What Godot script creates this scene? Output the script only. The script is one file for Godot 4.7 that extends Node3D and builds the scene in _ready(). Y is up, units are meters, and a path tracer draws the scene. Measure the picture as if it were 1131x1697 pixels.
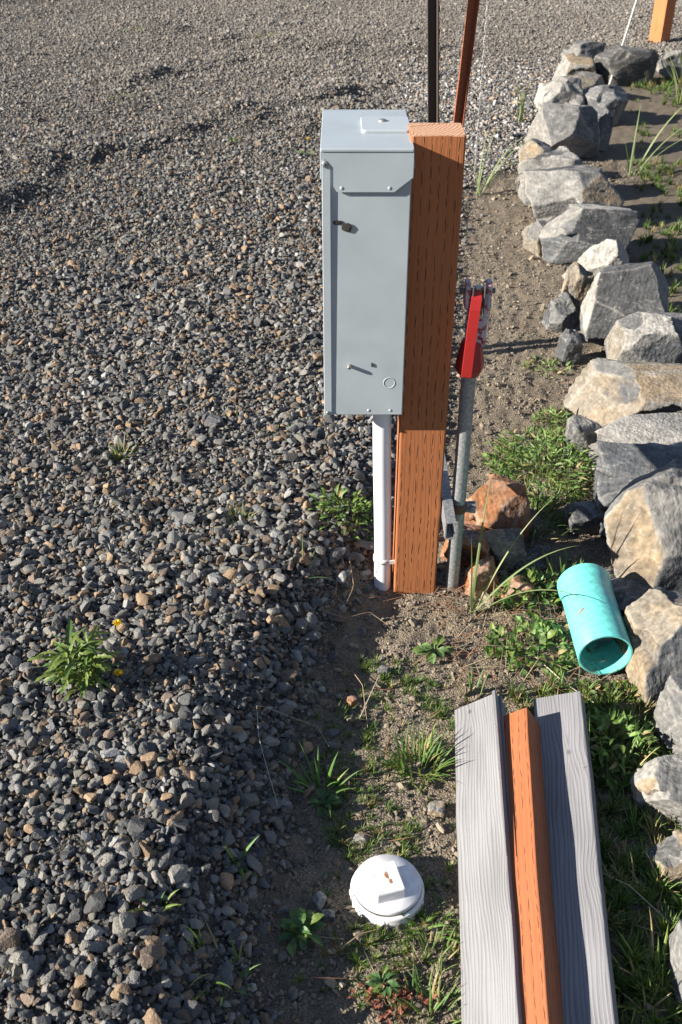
extends Node3D
# A grey power box on an orange treated post at the edge of a gravel pad, a line of split stones to the right.

var used := {}
var M := {}
var fn := FastNoiseLite.new()
var fn2 := FastNoiseLite.new()

# ---------------------------------------------------------------- bookkeeping
func numbered(called: String) -> String:
	var n: int = used.get(called, 0)
	used[called] = n + 1
	return called if n == 0 else "%s_%03d" % [called, n]

func tag(o: Node, label: String, category: String, group := "", kind := "") -> void:
	if label: o.set_meta("label", label)
	if category: o.set_meta("category", category)
	if group: o.set_meta("group", group)
	if kind: o.set_meta("kind", kind)

func thing(called: String, label: String, category: String, at := Vector3.ZERO, turn := 0.0, group := "") -> Node3D:
	var o := Node3D.new()
	o.name = numbered(called)
	add_child(o, true)
	o.position = at
	o.rotation.y = turn
	tag(o, label, category, group)
	return o

func part(called: String, mesh: Mesh, mat: Material, parent: Node, at := Vector3.ZERO, rot := Vector3.ZERO) -> MeshInstance3D:
	var o := MeshInstance3D.new()
	if parent == self:
		o.name = numbered(called)
	else:
		var n := 0
		for c in parent.get_children():
			if String(c.name) == called or String(c.name).begins_with(called + "_0"): n += 1
		o.name = called if n == 0 else "%s_%03d" % [called, n]
	o.mesh = mesh
	o.material_override = mat
	o.cast_shadow = GeometryInstance3D.SHADOW_CASTING_SETTING_ON
	parent.add_child(o, true)
	o.position = at
	o.rotation = rot
	return o

# ---------------------------------------------------------------- materials
func lin(r: float, g: float, b: float) -> Color:
	return Color(r, g, b).linear_to_srgb()

func mat(r: float, g: float, b: float, rough := 0.8, metal := 0.0) -> StandardMaterial3D:
	var m := StandardMaterial3D.new()
	m.albedo_color = lin(r, g, b)
	m.roughness = rough
	m.metallic = metal
	m.cull_mode = BaseMaterial3D.CULL_DISABLED
	return m

func vmat(rough := 0.85, through := 0.0) -> StandardMaterial3D:
	var m := mat(1, 1, 1, rough)
	m.vertex_color_use_as_albedo = true
	if through > 0.0:
		m.backlight_enabled = true
		m.backlight = Color(through, through, through * 0.5)
	return m

func noise_tex(freq: float, octaves: int, seed_: int, lo: float, hi: float, size := 512, kind := FastNoiseLite.TYPE_SIMPLEX_SMOOTH) -> NoiseTexture2D:
	var n := FastNoiseLite.new()
	n.noise_type = kind
	n.frequency = freq
	n.fractal_octaves = octaves
	n.seed = seed_
	var t := NoiseTexture2D.new()
	t.noise = n
	t.seamless = true
	t.width = size
	t.height = size
	var g := Gradient.new()
	g.set_color(0, Color(lo, lo, lo))
	g.set_color(1, Color(hi, hi, hi))
	t.color_ramp = g
	return t

func relief(m: StandardMaterial3D, tex: Texture2D, cm: float) -> void:
	m.heightmap_enabled = true
	m.heightmap_texture = tex
	m.heightmap_scale = cm

func triplanar(m: StandardMaterial3D, s: float, world := false) -> void:
	m.uv1_triplanar = true
	m.uv1_world_triplanar = world
	m.uv1_scale = Vector3(s, s, s)

# u runs round the piece, v along it (one picture is `metres` long). slits: columns of incision cuts per whole turn.
func wood(w: int, h: int, seed_: int, light: Color, dark: Color, rings: float, slits: int, speck := 0.0, slit_len := 0.03, slit_off := 0.0, wavy := 0.16, depth := 0.12) -> StandardMaterial3D:
	var n := FastNoiseLite.new()
	n.seed = seed_
	n.frequency = 1.0
	n.fractal_octaves = 3
	var rng := RandomNumberGenerator.new()
	rng.seed = seed_
	var knots := []
	for k in (9 if slits == 0 else 0):
		knots.append([rng.randf(), rng.randf(), rng.randf_range(0.5, 1.2)])
	var val := PackedFloat32Array()
	val.resize(w * h)
	var hei := PackedFloat32Array()
	hei.resize(w * h)
	for y in h:
		var v := float(y) / h
		for x in w:
			var u := float(x) / w
			var wob := n.get_noise_2d(u * 2.2, v * 1.6) * wavy + n.get_noise_2d(u * 9.0 + 40.0, v * 5.0) * 0.012
			var dim := 0.0
			for kn in knots:
				var kd := Vector2((absf(fposmod(u - kn[0] + 0.5, 1.0) - 0.5)) * 0.254, (v - kn[1]) * 0.75).length()
				if kd < 0.12:
					wob += 0.045 * kn[2] * exp(-kd * kd / 0.0009) * signf(u - kn[0] + 0.0001)
					dim += clampf(1.3 - kd / (0.007 * kn[2]), 0.0, 1.0)
			var q := fposmod((u + wob) * rings, 1.0)
			var ring := q * q * (1.0 if q < 0.86 else (1.0 - q) / 0.14)
			var fib := n.get_noise_2d(u * 160.0, v * 7.0 + 9.0)
			var blot := n.get_noise_2d(u * 3.0 + 7.0, v * 3.0 + 70.0)
			val[y * w + x] = clampf(ring * 0.75 + fib * 0.28 + blot * 0.35 + 0.1 + dim * 0.6, 0.0, 1.3)
			hei[y * w + x] = 0.6 - ring * 0.28 + fib * 0.14
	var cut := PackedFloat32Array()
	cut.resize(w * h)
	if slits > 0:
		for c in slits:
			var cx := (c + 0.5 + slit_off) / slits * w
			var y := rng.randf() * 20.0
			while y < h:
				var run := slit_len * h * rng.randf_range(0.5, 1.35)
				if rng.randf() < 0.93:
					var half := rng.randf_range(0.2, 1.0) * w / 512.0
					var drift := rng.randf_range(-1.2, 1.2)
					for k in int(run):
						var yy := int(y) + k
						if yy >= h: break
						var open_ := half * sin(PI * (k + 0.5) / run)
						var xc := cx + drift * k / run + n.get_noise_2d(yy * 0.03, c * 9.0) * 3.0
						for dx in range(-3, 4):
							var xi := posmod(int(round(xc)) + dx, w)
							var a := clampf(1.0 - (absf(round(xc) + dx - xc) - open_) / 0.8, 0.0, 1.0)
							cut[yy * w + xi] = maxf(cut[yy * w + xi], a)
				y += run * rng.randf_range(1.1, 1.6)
	var bytes := PackedByteArray()
	bytes.resize(w * h * 3)
	var him := Image.create_empty(w, h, false, Image.FORMAT_RGB8)
	var hb := PackedByteArray()
	hb.resize(w * h * 3)
	for i in w * h:
		var c := light.lerp(dark, val[i])
		if speck > 0.0 and rng.randf() < speck:
			c = c.lerp(Color(0.03, 0.03, 0.03), 0.35)
		c = c.lerp(Color(0.022, 0.010, 0.005), cut[i] * 0.95)  # incisions go near black: darkened treated wood plus painted shade inside the cuts
		c = c.linear_to_srgb()
		bytes[i * 3] = int(clampf(c.r, 0, 1) * 255)
		bytes[i * 3 + 1] = int(clampf(c.g, 0, 1) * 255)
		bytes[i * 3 + 2] = int(clampf(c.b, 0, 1) * 255)
		var g := int(clampf(hei[i] - cut[i] * 0.7, 0, 1) * 255)
		hb[i * 3] = g
		hb[i * 3 + 1] = g
		hb[i * 3 + 2] = g
	him = Image.create_from_data(w, h, false, Image.FORMAT_RGB8, hb)
	var m := mat(1, 1, 1, 0.75)
	m.albedo_texture = ImageTexture.create_from_image(Image.create_from_data(w, h, false, Image.FORMAT_RGB8, bytes))
	relief(m, ImageTexture.create_from_image(him), depth)
	return m

func end_grain(seed_: int, light: Color, dark: Color, off: Vector2, rings: float) -> StandardMaterial3D:
	var n := FastNoiseLite.new()
	n.seed = seed_
	n.frequency = 1.0
	var w := 192
	var bytes := PackedByteArray()
	bytes.resize(w * w * 3)
	for y in w:
		for x in w:
			var p := Vector2(float(x) / w, float(y) / w) - off
			var q := fposmod((p.length() + 0.03 * n.get_noise_2d(p.x * 3.0, p.y * 3.0)) * rings, 1.0)
			var c := light.lerp(dark, clampf(q * q * 1.1 + 0.25 * n.get_noise_2d(x * 0.6, y * 0.6), 0, 1))
			var crack := absf(p.x * 0.35 + p.y * 0.9 + 0.5 + 0.03 * n.get_noise_2d(p.x * 12.0, 3.0))
			c = c.lerp(dark * 0.3, clampf(1.0 - crack * 45.0, 0.0, 0.7))
			c = c.linear_to_srgb()
			var i := (y * w + x) * 3
			bytes[i] = int(clampf(c.r, 0, 1) * 255)
			bytes[i + 1] = int(clampf(c.g, 0, 1) * 255)
			bytes[i + 2] = int(clampf(c.b, 0, 1) * 255)
	var m := mat(1, 1, 1, 0.85)
	m.albedo_texture = ImageTexture.create_from_image(Image.create_from_data(w, w, false, Image.FORMAT_RGB8, bytes))
	return m

# ---------------------------------------------------------------- shapes
# Rings of points, counter-clockwise seen from the far end of their march; quads between them, faces outwards.
func loft(rings: Array, cap0 := true, cap1 := true, smooth := false, vper := 1.0) -> ArrayMesh:
	var st := SurfaceTool.new()
	st.begin(Mesh.PRIMITIVE_TRIANGLES)
	st.set_smooth_group(0 if smooth else -1)
	var n: int = rings[0].size()
	var us := PackedFloat32Array([0.0])
	var per := 0.0
	var ref: PackedVector3Array = rings[rings.size() / 2]
	for i in n:
		per += ref[i].distance_to(ref[(i + 1) % n])
		us.append(per)
	var v := 0.0
	for k in rings.size() - 1:
		var a: PackedVector3Array = rings[k]
		var b: PackedVector3Array = rings[k + 1]
		var dv := 0.0
		for i in n: dv += a[i].distance_to(b[i]) / n
		for i in n:
			var j := (i + 1) % n
			var q := [a[i], a[j], b[j], b[i]]
			var uv := [Vector2(us[i] / per, v / vper), Vector2(us[i + 1] / per, v / vper), Vector2(us[i + 1] / per, (v + dv) / vper), Vector2(us[i] / per, (v + dv) / vper)]
			for t in [0, 1, 2, 0, 2, 3]:
				st.set_uv(uv[t])
				st.add_vertex(q[t])
		v += dv
	st.set_smooth_group(-1)
	for e in 2:
		if (e == 0 and not cap0) or (e == 1 and not cap1): continue
		var r: PackedVector3Array = rings[0] if e == 0 else rings[-1]
		cap(st, r, e == 0)
	st.generate_normals()
	return st.commit()

func cap(st: SurfaceTool, r: PackedVector3Array, flip: bool) -> void:
	var c := Vector3.ZERO
	for p in r: c += p / r.size()
	var nrm := Vector3.ZERO
	for i in r.size(): nrm += (r[i] - c).cross(r[(i + 1) % r.size()] - c)
	nrm = nrm.normalized()
	var ax := (r[0] - c).normalized()
	var ay := nrm.cross(ax)
	var flat := PackedVector2Array()
	var ext := 0.001
	for p in r:
		flat.append(Vector2((p - c).dot(ax), (p - c).dot(ay)))
		ext = maxf(ext, (p - c).length())
	var tri := Geometry2D.triangulate_polygon(flat)
	for i in range(0, tri.size(), 3):
		var t := [tri[i], tri[i + 1], tri[i + 2]]
		var fn_ := (r[t[1]] - r[t[0]]).cross(r[t[2]] - r[t[0]])
		var out := -nrm if not flip else nrm
		# rings run so that nrm of the end ring points outwards along the march; Godot wants clockwise fronts
		if fn_.dot(out) < 0.0: t = [t[0], t[2], t[1]]
		for k in t:
			st.set_uv(flat[k] / (2.0 * ext) * 1.35 + Vector2(0.5, 0.5))
			st.add_vertex(r[k])

# profile in (x, z), pushed up y from 0 to len
func ring_of(prof: PackedVector2Array, y: float, grow := 0.0, off := Vector2.ZERO) -> PackedVector3Array:
	var area := 0.0
	var n := prof.size()
	for i in n: area += prof[i].cross(prof[(i + 1) % n])
	var c := Vector2.ZERO
	for p in prof: c += p / n
	var out := PackedVector3Array()
	for i in n:
		var p := prof[i] if area < 0.0 else prof[n - 1 - i]
		if grow != 0.0: p = c + (p - c) * (1.0 + grow)
		out.append(Vector3(p.x + off.x, y, p.y + off.y))
	return out

func rect_prof(w: float, d: float, r := 0.003, segs := 2) -> PackedVector2Array:
	var out := PackedVector2Array()
	for q in 4:
		var sx: float = [1, -1, -1, 1][q]
		var sz: float = [1, 1, -1, -1][q]
		for s in segs + 1:
			var a := PI / 2 * (q + float(s) / segs)
			out.append(Vector2(sx * (w / 2 - r) + cos(a) * r, sz * (d / 2 - r) + sin(a) * r))
	return out

func disc_prof(r: float, n := 20) -> PackedVector2Array:
	var out := PackedVector2Array()
	for i in n: out.append(Vector2(cos(TAU * i / n), sin(TAU * i / n)) * r)
	return out

func prism(prof: PackedVector2Array, length: float, bev := 0.0, smooth := false, segs := 1, wob := 0.0, seed_ := 1) -> ArrayMesh:
	var rings := []
	if bev > 0.0: rings.append(ring_of(prof, 0.0, -bev / 0.05))
	for k in segs + 1:
		var y := bev + (length - 2 * bev) * k / segs
		var off := Vector2.ZERO
		if wob > 0.0:
			off = Vector2(fn.get_noise_2d(y * 300.0 + seed_ * 77.0, 3.0), fn.get_noise_2d(y * 300.0 + seed_ * 77.0, 90.0)) * wob
		rings.append(ring_of(prof, y, 0.0, off))
	if bev > 0.0: rings.append(ring_of(prof, length, -bev / 0.05))
	return loft(rings, true, true, smooth)

func block(w: float, h: float, d: float, bev := 0.001) -> ArrayMesh:
	var p := rect_prof(w, d, minf(bev * 1.5, minf(w, d) * 0.4))
	var g := bev / maxf(w, d) * 2.0
	return loft([ring_of(p, 0, -g), ring_of(p, bev), ring_of(p, h - bev), ring_of(p, h, -g)], true, true, false)

# list of Vector2(radius, y)
func lathe(pts: Array, n := 28, smooth := true, caps := true) -> ArrayMesh:
	var rings := []
	for p in pts: rings.append(ring_of(disc_prof(p.x, n), p.y))
	return loft(rings, caps, caps, smooth)

func tube_along(path: Array, r: float, n := 8, r1 := -1.0) -> ArrayMesh:
	var rings := []
	var up := Vector3(0.123, 0.31, 0.94).normalized()
	for k in path.size():
		var t: Vector3 = (path[mini(k + 1, path.size() - 1)] - path[maxi(k - 1, 0)]).normalized()
		var a := up.cross(t).normalized()
		var b := t.cross(a)
		var rr := r if r1 < 0.0 else lerpf(r, r1, float(k) / (path.size() - 1))
		var ring := PackedVector3Array()
		for i in n:
			var f := -TAU * i / n
			ring.append(path[k] + (a * cos(f) + b * sin(f)) * rr)
		rings.append(ring)
	return loft(rings, true, true, true)

# ---------------------------------------------------------------- split stones
var ico := {}
func icosphere(level: int) -> Array:
	if ico.has(level): return ico[level]
	var v := PackedVector3Array()
	var f := PackedInt32Array()
	if level == 0:
		var t := (1.0 + sqrt(5.0)) / 2.0
		for p in [Vector3(-1, t, 0), Vector3(1, t, 0), Vector3(-1, -t, 0), Vector3(1, -t, 0), Vector3(0, -1, t), Vector3(0, 1, t), Vector3(0, -1, -t), Vector3(0, 1, -t), Vector3(t, 0, -1), Vector3(t, 0, 1), Vector3(-t, 0, -1), Vector3(-t, 0, 1)]:
			v.append(p.normalized())
		f = PackedInt32Array([0, 11, 5, 0, 5, 1, 0, 1, 7, 0, 7, 10, 0, 10, 11, 1, 5, 9, 5, 11, 4, 11, 10, 2, 10, 7, 6, 7, 1, 8, 3, 9, 4, 3, 4, 2, 3, 2, 6, 3, 6, 8, 3, 8, 9, 4, 9, 5, 2, 4, 11, 6, 2, 10, 8, 6, 7, 9, 8, 1])
	else:
		var old := icosphere(level - 1)
		v = old[0].duplicate()
		var mid := {}
		var of: PackedInt32Array = old[1]
		for i in range(0, of.size(), 3):
			var m := [0, 0, 0]
			for k in 3:
				var a := of[i + k]
				var b := of[i + (k + 1) % 3]
				var key := mini(a, b) * 100000 + maxi(a, b)
				if not mid.has(key):
					mid[key] = v.size()
					v.append((v[a] + v[b]).normalized())
				m[k] = mid[key]
			f.append_array(PackedInt32Array([of[i], m[0], m[2], of[i + 1], m[1], m[0], of[i + 2], m[2], m[1], m[0], m[1], m[2]]))
	ico[level] = [v, f]
	return ico[level]

const PAL := {
	"blue": [Color(0.072, 0.078, 0.086), Color(0.10, 0.112, 0.125), Color(0.18, 0.187, 0.19)],
	"grey": [Color(0.145, 0.15, 0.152), Color(0.24, 0.238, 0.228), Color(0.08, 0.088, 0.098)],
	"tan": [Color(0.27, 0.215, 0.145), Color(0.215, 0.195, 0.16), Color(0.15, 0.155, 0.155)],
	"rust": [Color(0.36, 0.13, 0.035), Color(0.27, 0.12, 0.05), Color(0.33, 0.22, 0.15)],
	"pale": [Color(0.36, 0.355, 0.335), Color(0.28, 0.28, 0.268), Color(0.17, 0.175, 0.175)],
	"dark": [Color(0.055, 0.06, 0.065), Color(0.075, 0.078, 0.08), Color(0.10, 0.095, 0.085)],
}

# extra: a list of [normal, distance (1 = the side of the box), palette]
func stone_mesh(size: Vector3, seed_: int, pal: String, level: int, extra := [], chips := 10, rough := 1.0) -> ArrayMesh:
	var rng := RandomNumberGenerator.new()
	rng.seed = seed_
	var nr := PackedVector3Array()
	var ds := PackedFloat32Array()
	var cs := PackedColorArray()
	var pl: Array = PAL[pal]
	for ax in [Vector3.UP, Vector3.DOWN, Vector3.RIGHT, Vector3.LEFT, Vector3.BACK, Vector3.FORWARD]:
		var tilt := Vector3(rng.randf_range(-1, 1), rng.randf_range(-1, 1), rng.randf_range(-1, 1)) * 0.28
		nr.append((ax + tilt).normalized())
		ds.append(rng.randf_range(0.78, 0.95))
		cs.append(pl[rng.randi() % 3])
	for k in chips:
		var d := Vector3(rng.randfn(), rng.randfn(), rng.randfn()).normalized()
		if d.y < -0.3: d.y = -d.y
		nr.append(d)
		ds.append(rng.randf_range(0.80, 1.12))
		cs.append(pl[rng.randi() % 3])
	for e in extra:
		nr.append(e[0].normalized())
		ds.append(e[1])
		var ep: Array = PAL[e[2]]
		cs.append(ep[rng.randi() % 2])
	# fracture steps: a second, deeper plane that holds only in part of the directions
	var bites := []
	if level >= 4:
		for k in (7 if level >= 5 else 5):
			var pn := nr[rng.randi() % nr.size()]
			if pn.y < -0.2: continue
			var jitter := Vector3(rng.randfn(), rng.randfn(), rng.randfn()) * 0.13
			var axis_ := (pn + Vector3(rng.randfn(), rng.randfn(), rng.randfn()) * 0.55).normalized()
			var bc: Color = pl[rng.randi() % 3]
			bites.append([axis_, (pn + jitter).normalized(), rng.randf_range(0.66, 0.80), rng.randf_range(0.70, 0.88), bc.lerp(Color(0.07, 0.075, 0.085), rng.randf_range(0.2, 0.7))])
	var s := icosphere(level)
	var dirs: PackedVector3Array = s[0]
	var idx: PackedInt32Array = s[1]
	var n := dirs.size()
	var pos := PackedVector3Array()
	pos.resize(n)
	var col := PackedColorArray()
	col.resize(n)
	var np := nr.size()
	var o := Vector3(seed_ * 13.7, seed_ * 3.1, seed_ * 7.9)
	var lo := Vector3.ONE * 9
	var hi := -lo
	for i in n:
		var dir := dirs[i]
		# sharper facets: nudge directions by a little noise so that edges run unevenly
		var q := dir + Vector3(fn.get_noise_3dv(dir * 26.0 - o * 3.0), fn.get_noise_3dv(dir * 26.0 + o * 4.0), fn.get_noise_3dv(dir * 26.0 - o * 5.0)) * 0.13 * rough + Vector3(fn.get_noise_3dv(dir * 55.0 + o), fn.get_noise_3dv(dir * 55.0 - o), fn.get_noise_3dv(dir * 55.0 + o * 2.0)) * 0.07 * rough
		q = q.normalized()
		var best := 0.0
		var second := 0.0
		var bi := 0
		for k in np:
			var t := q.dot(nr[k]) / ds[k]
			if t > best:
				second = best
				best = t
				bi = k
			elif t > second:
				second = t
		var bitten := -1
		for b in bites.size():
			var e: Array = bites[b]
			if dir.dot(e[0]) + 0.22 * fn.get_noise_3dv(dir * 45.0 + o * (b + 1.0)) > e[3]:
				var t: float = q.dot(e[1]) / e[2]
				if t > best:
					second = best
					best = t
					bitten = b
		var soft := pow(pow(best, 70.0) + pow(second, 70.0), 1.0 / 70.0)
		var r := 1.0 / soft
		var p := dir * r
		var near_edge := clampf((second / best - 0.955) / 0.045, 0.0, 1.0)
		var coarse := fn.get_noise_3dv(p * 90.0 + o)
		var fine := fn2.get_noise_3dv(p * 260.0 + o)
		var step := fn.get_noise_3dv(Vector3(p.x * 50.0, p.y * 220.0, p.z * 50.0) + o)
		r *= 1.0 + rough * (0.034 * coarse + 0.018 * fine + 0.014 * snappedf(step, 0.34))
		pos[i] = dir * r
		lo = lo.min(pos[i])
		hi = hi.max(pos[i])
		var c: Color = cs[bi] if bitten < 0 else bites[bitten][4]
		var stain := clampf(fn.get_noise_3dv(p * 60.0 - o * 2.0) * 1.6 + 0.2, 0.0, 1.0)
		c = c.lerp(pl[(bi + 1) % 3], stain * 0.55)
		var vein := clampf(1.0 - absf(fn.get_noise_3dv(Vector3(p.x * 40.0 + p.y * 30.0, p.y * 120.0, p.z * 70.0) + o * 3.0)) * 26.0, 0.0, 1.0)
		c = c.lerp(Color(0.42, 0.41, 0.39), vein * 0.42)
		c = c * (1.0 + 0.55 * fine + 0.3 * coarse)
		c = c.lerp(Color(0.40, 0.395, 0.375), near_edge * near_edge * 0.5)
		col[i] = Color(c.r, c.g, c.b)
	var nrm := PackedVector3Array()
	nrm.resize(n)
	var sc := size / (hi - lo)
	for i in n:
		var p := (pos[i] - lo) * sc
		pos[i] = Vector3(p.x - size.x / 2, p.y, p.z - size.z / 2)
	var area := PackedVector3Array()
	for i in range(0, idx.size(), 3):
		var fnrm := (pos[idx[i + 1]] - pos[idx[i]]).cross(pos[idx[i + 2]] - pos[idx[i]])
		nrm[idx[i]] += fnrm
		nrm[idx[i + 1]] += fnrm
		nrm[idx[i + 2]] += fnrm
	for i in n: nrm[i] = nrm[i].normalized()
	# the table's triangles run counter-clockwise: turn them for Godot
	var back := PackedInt32Array()
	back.resize(idx.size())
	for i in range(0, idx.size(), 3):
		back[i] = idx[i]
		back[i + 1] = idx[i + 2]
		back[i + 2] = idx[i + 1]
	var a := []
	a.resize(Mesh.ARRAY_MAX)
	a[Mesh.ARRAY_VERTEX] = pos
	a[Mesh.ARRAY_NORMAL] = nrm
	a[Mesh.ARRAY_COLOR] = col
	a[Mesh.ARRAY_INDEX] = back
	var m := ArrayMesh.new()
	m.add_surface_from_arrays(Mesh.PRIMITIVE_TRIANGLES, a)
	return m

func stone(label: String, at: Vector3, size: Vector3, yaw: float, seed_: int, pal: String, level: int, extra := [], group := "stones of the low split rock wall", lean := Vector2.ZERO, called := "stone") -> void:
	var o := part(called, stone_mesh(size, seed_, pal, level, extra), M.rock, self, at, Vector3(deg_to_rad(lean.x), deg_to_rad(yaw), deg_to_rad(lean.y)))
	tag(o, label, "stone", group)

# small crushed stone with flat faces
func chip_mesh(seed_: int, level := 1) -> ArrayMesh:
	var rng := RandomNumberGenerator.new()
	rng.seed = seed_
	var s := icosphere(level)
	var v: PackedVector3Array = s[0].duplicate()
	var nr := []
	for k in 9:
		nr.append([Vector3(rng.randfn(), rng.randfn(), rng.randfn()).normalized(), rng.randf_range(0.36, 0.78)])
	var sc := Vector3(1.0, rng.randf_range(0.5, 0.75), rng.randf_range(0.62, 0.9))
	for i in v.size():
		var best := 0.0
		for e in nr: best = maxf(best, v[i].dot(e[0]) / e[1])
		v[i] = v[i] * minf(1.0, 1.0 / maxf(best, 0.01)) * sc
	var st := SurfaceTool.new()
	st.begin(Mesh.PRIMITIVE_TRIANGLES)
	st.set_smooth_group(-1)
	var idx: PackedInt32Array = s[1]
	for i in range(0, idx.size(), 3):
		for k in [0, 2, 1]: st.add_vertex(v[idx[i + k]] * 0.5)
	st.generate_normals()
	return st.commit()

func scatter(called: String, meshes: Array, places: Array, tints: Array, material: Material, parent: Node) -> void:
	# places and tints: one list for each mesh
	for k in meshes.size():
		if places[k].is_empty(): continue
		var mm := MultiMesh.new()
		mm.transform_format = MultiMesh.TRANSFORM_3D
		mm.use_colors = true
		mm.mesh = meshes[k]
		mm.instance_count = places[k].size()
		for i in places[k].size():
			mm.set_instance_transform(i, places[k][i])
			mm.set_instance_color(i, tints[k][i])
		var o := MultiMeshInstance3D.new()
		o.name = called if k == 0 else "%s_%03d" % [called, k]
		o.multimesh = mm
		o.material_override = material
		o.set_meta("kind", "stuff")
		parent.add_child(o, true)

# ---------------------------------------------------------------- the lie of the land
const EDGE := [Vector2(-0.09, -0.3), Vector2(-0.085, -0.75), Vector2(-0.075, -1.0), Vector2(-0.06, -1.18), Vector2(-0.025, -1.41), Vector2(0.015, -1.57), Vector2(0.07, -1.72), Vector2(0.17, -1.95), Vector2(0.30, -2.49), Vector2(0.43, -3.37), Vector2(0.60, -4.7), Vector2(1.0, -5.15), Vector2(1.25, -6.2), Vector2(1.6, -7.2), Vector2(2.2, -7.7), Vector2(9.0, -8.0), Vector2(60.0, -8.5)]
func edge_x(z: float) -> float:
	for i in EDGE.size() - 1:
		if z <= EDGE[i].y and z > EDGE[i + 1].y:
			return lerpf(EDGE[i].x, EDGE[i + 1].x, (z - EDGE[i].y) / (EDGE[i + 1].y - EDGE[i].y))
	return -0.11 if z > -0.3 else 60.0

const RUTS := [
	[Vector2(-0.55, -6.25), Vector2(-0.80, -5.85), Vector2(-1.02, -5.45), Vector2(-1.22, -5.2)],
	[Vector2(0.25, -6.95), Vector2(-0.17, -6.38), Vector2(-0.46, -6.03)],
	[Vector2(-1.46, -5.3), Vector2(-1.41, -4.85), Vector2(-1.44, -4.56), Vector2(-1.54, -4.3)],
	[Vector2(-0.75, -7.7), Vector2(-1.1, -7.4), Vector2(-1.35, -7.0)],
	[Vector2(0.08, -6.2), Vector2(-0.2, -5.8)],
	[Vector2(-3.4, -10.4), Vector2(-2.4, -10.7)],
	[Vector2(0.9, -8.0), Vector2(-0.4, -8.3), Vector2(-1.6, -9.2)],
]
func rut(x: float, z: float) -> float:
	if z > -4.0 or z < -11.5: return 0.0
	var out := 0.0
	var p := Vector2(x, z)
	for r in RUTS:
		for i in r.size() - 1:
			var a: Vector2 = r[i]
			var b: Vector2 = r[i + 1]
			var t := clampf((p - a).dot(b - a) / (b - a).length_squared(), 0.0, 1.0)
			var c := a.lerp(b, t)
			var d := (p - c)
			var dist := d.length()
			if dist > 0.5: continue
			# steep to the right, easy to the left
			var w := 0.09 if d.x > 0.0 else 0.26
			out = maxf(out, 0.042 * exp(-pow(dist / w, 2.0)) * clampf(0.75 + 1.3 * fn.get_noise_2d(x * 90.0, z * 90.0), 0.0, 1.4))
	return out

func land(x: float, z: float) -> float:
	var s := edge_x(z) - x
	var near := smoothstep(-3.0, -0.9, z)
	var mid := smoothstep(-5.0, -2.0, z)
	var h := smoothstep(-0.03, 0.22, s) * (0.02 + 0.03 * mid + 0.068 * near)
	h += fn.get_noise_2d(x * 25.0, z * 25.0) * (0.012 + 0.012 * clampf(s, 0.0, 1.0) * clampf((-z - 2.0) / 3.0, 0.0, 1.0))
	if s > 0.0 and z < -3.0:
		h += fn.get_noise_2d(x * 9.0 + z * 6.0, z * 12.0 - x * 5.0) * 0.022 * clampf((-z - 3.0) / 3.0, 0.0, 1.0)
	h += rut(x, z)
	return h

func soil_bump(x: float, z: float) -> float:
	return fn2.get_noise_2d(x * 700.0, z * 700.0) * 0.0095 + fn2.get_noise_2d(x * 2600.0 + 9.0, z * 2600.0) * 0.0042

func ground_y(x: float, z: float) -> float:
	return land(x, z)

func axis(parts: Array) -> PackedFloat32Array:
	var out := PackedFloat32Array([parts[0]])
	for i in range(1, parts.size()):
		var p: Array = parts[i]
		var a: float = out[-1]
		var step: float = p[1]
		var grow: float = p[2]
		while a < p[0] - 1e-6:
			a = minf(a + step, p[0])
			step *= grow
			out.append(a)
	return out

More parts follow.
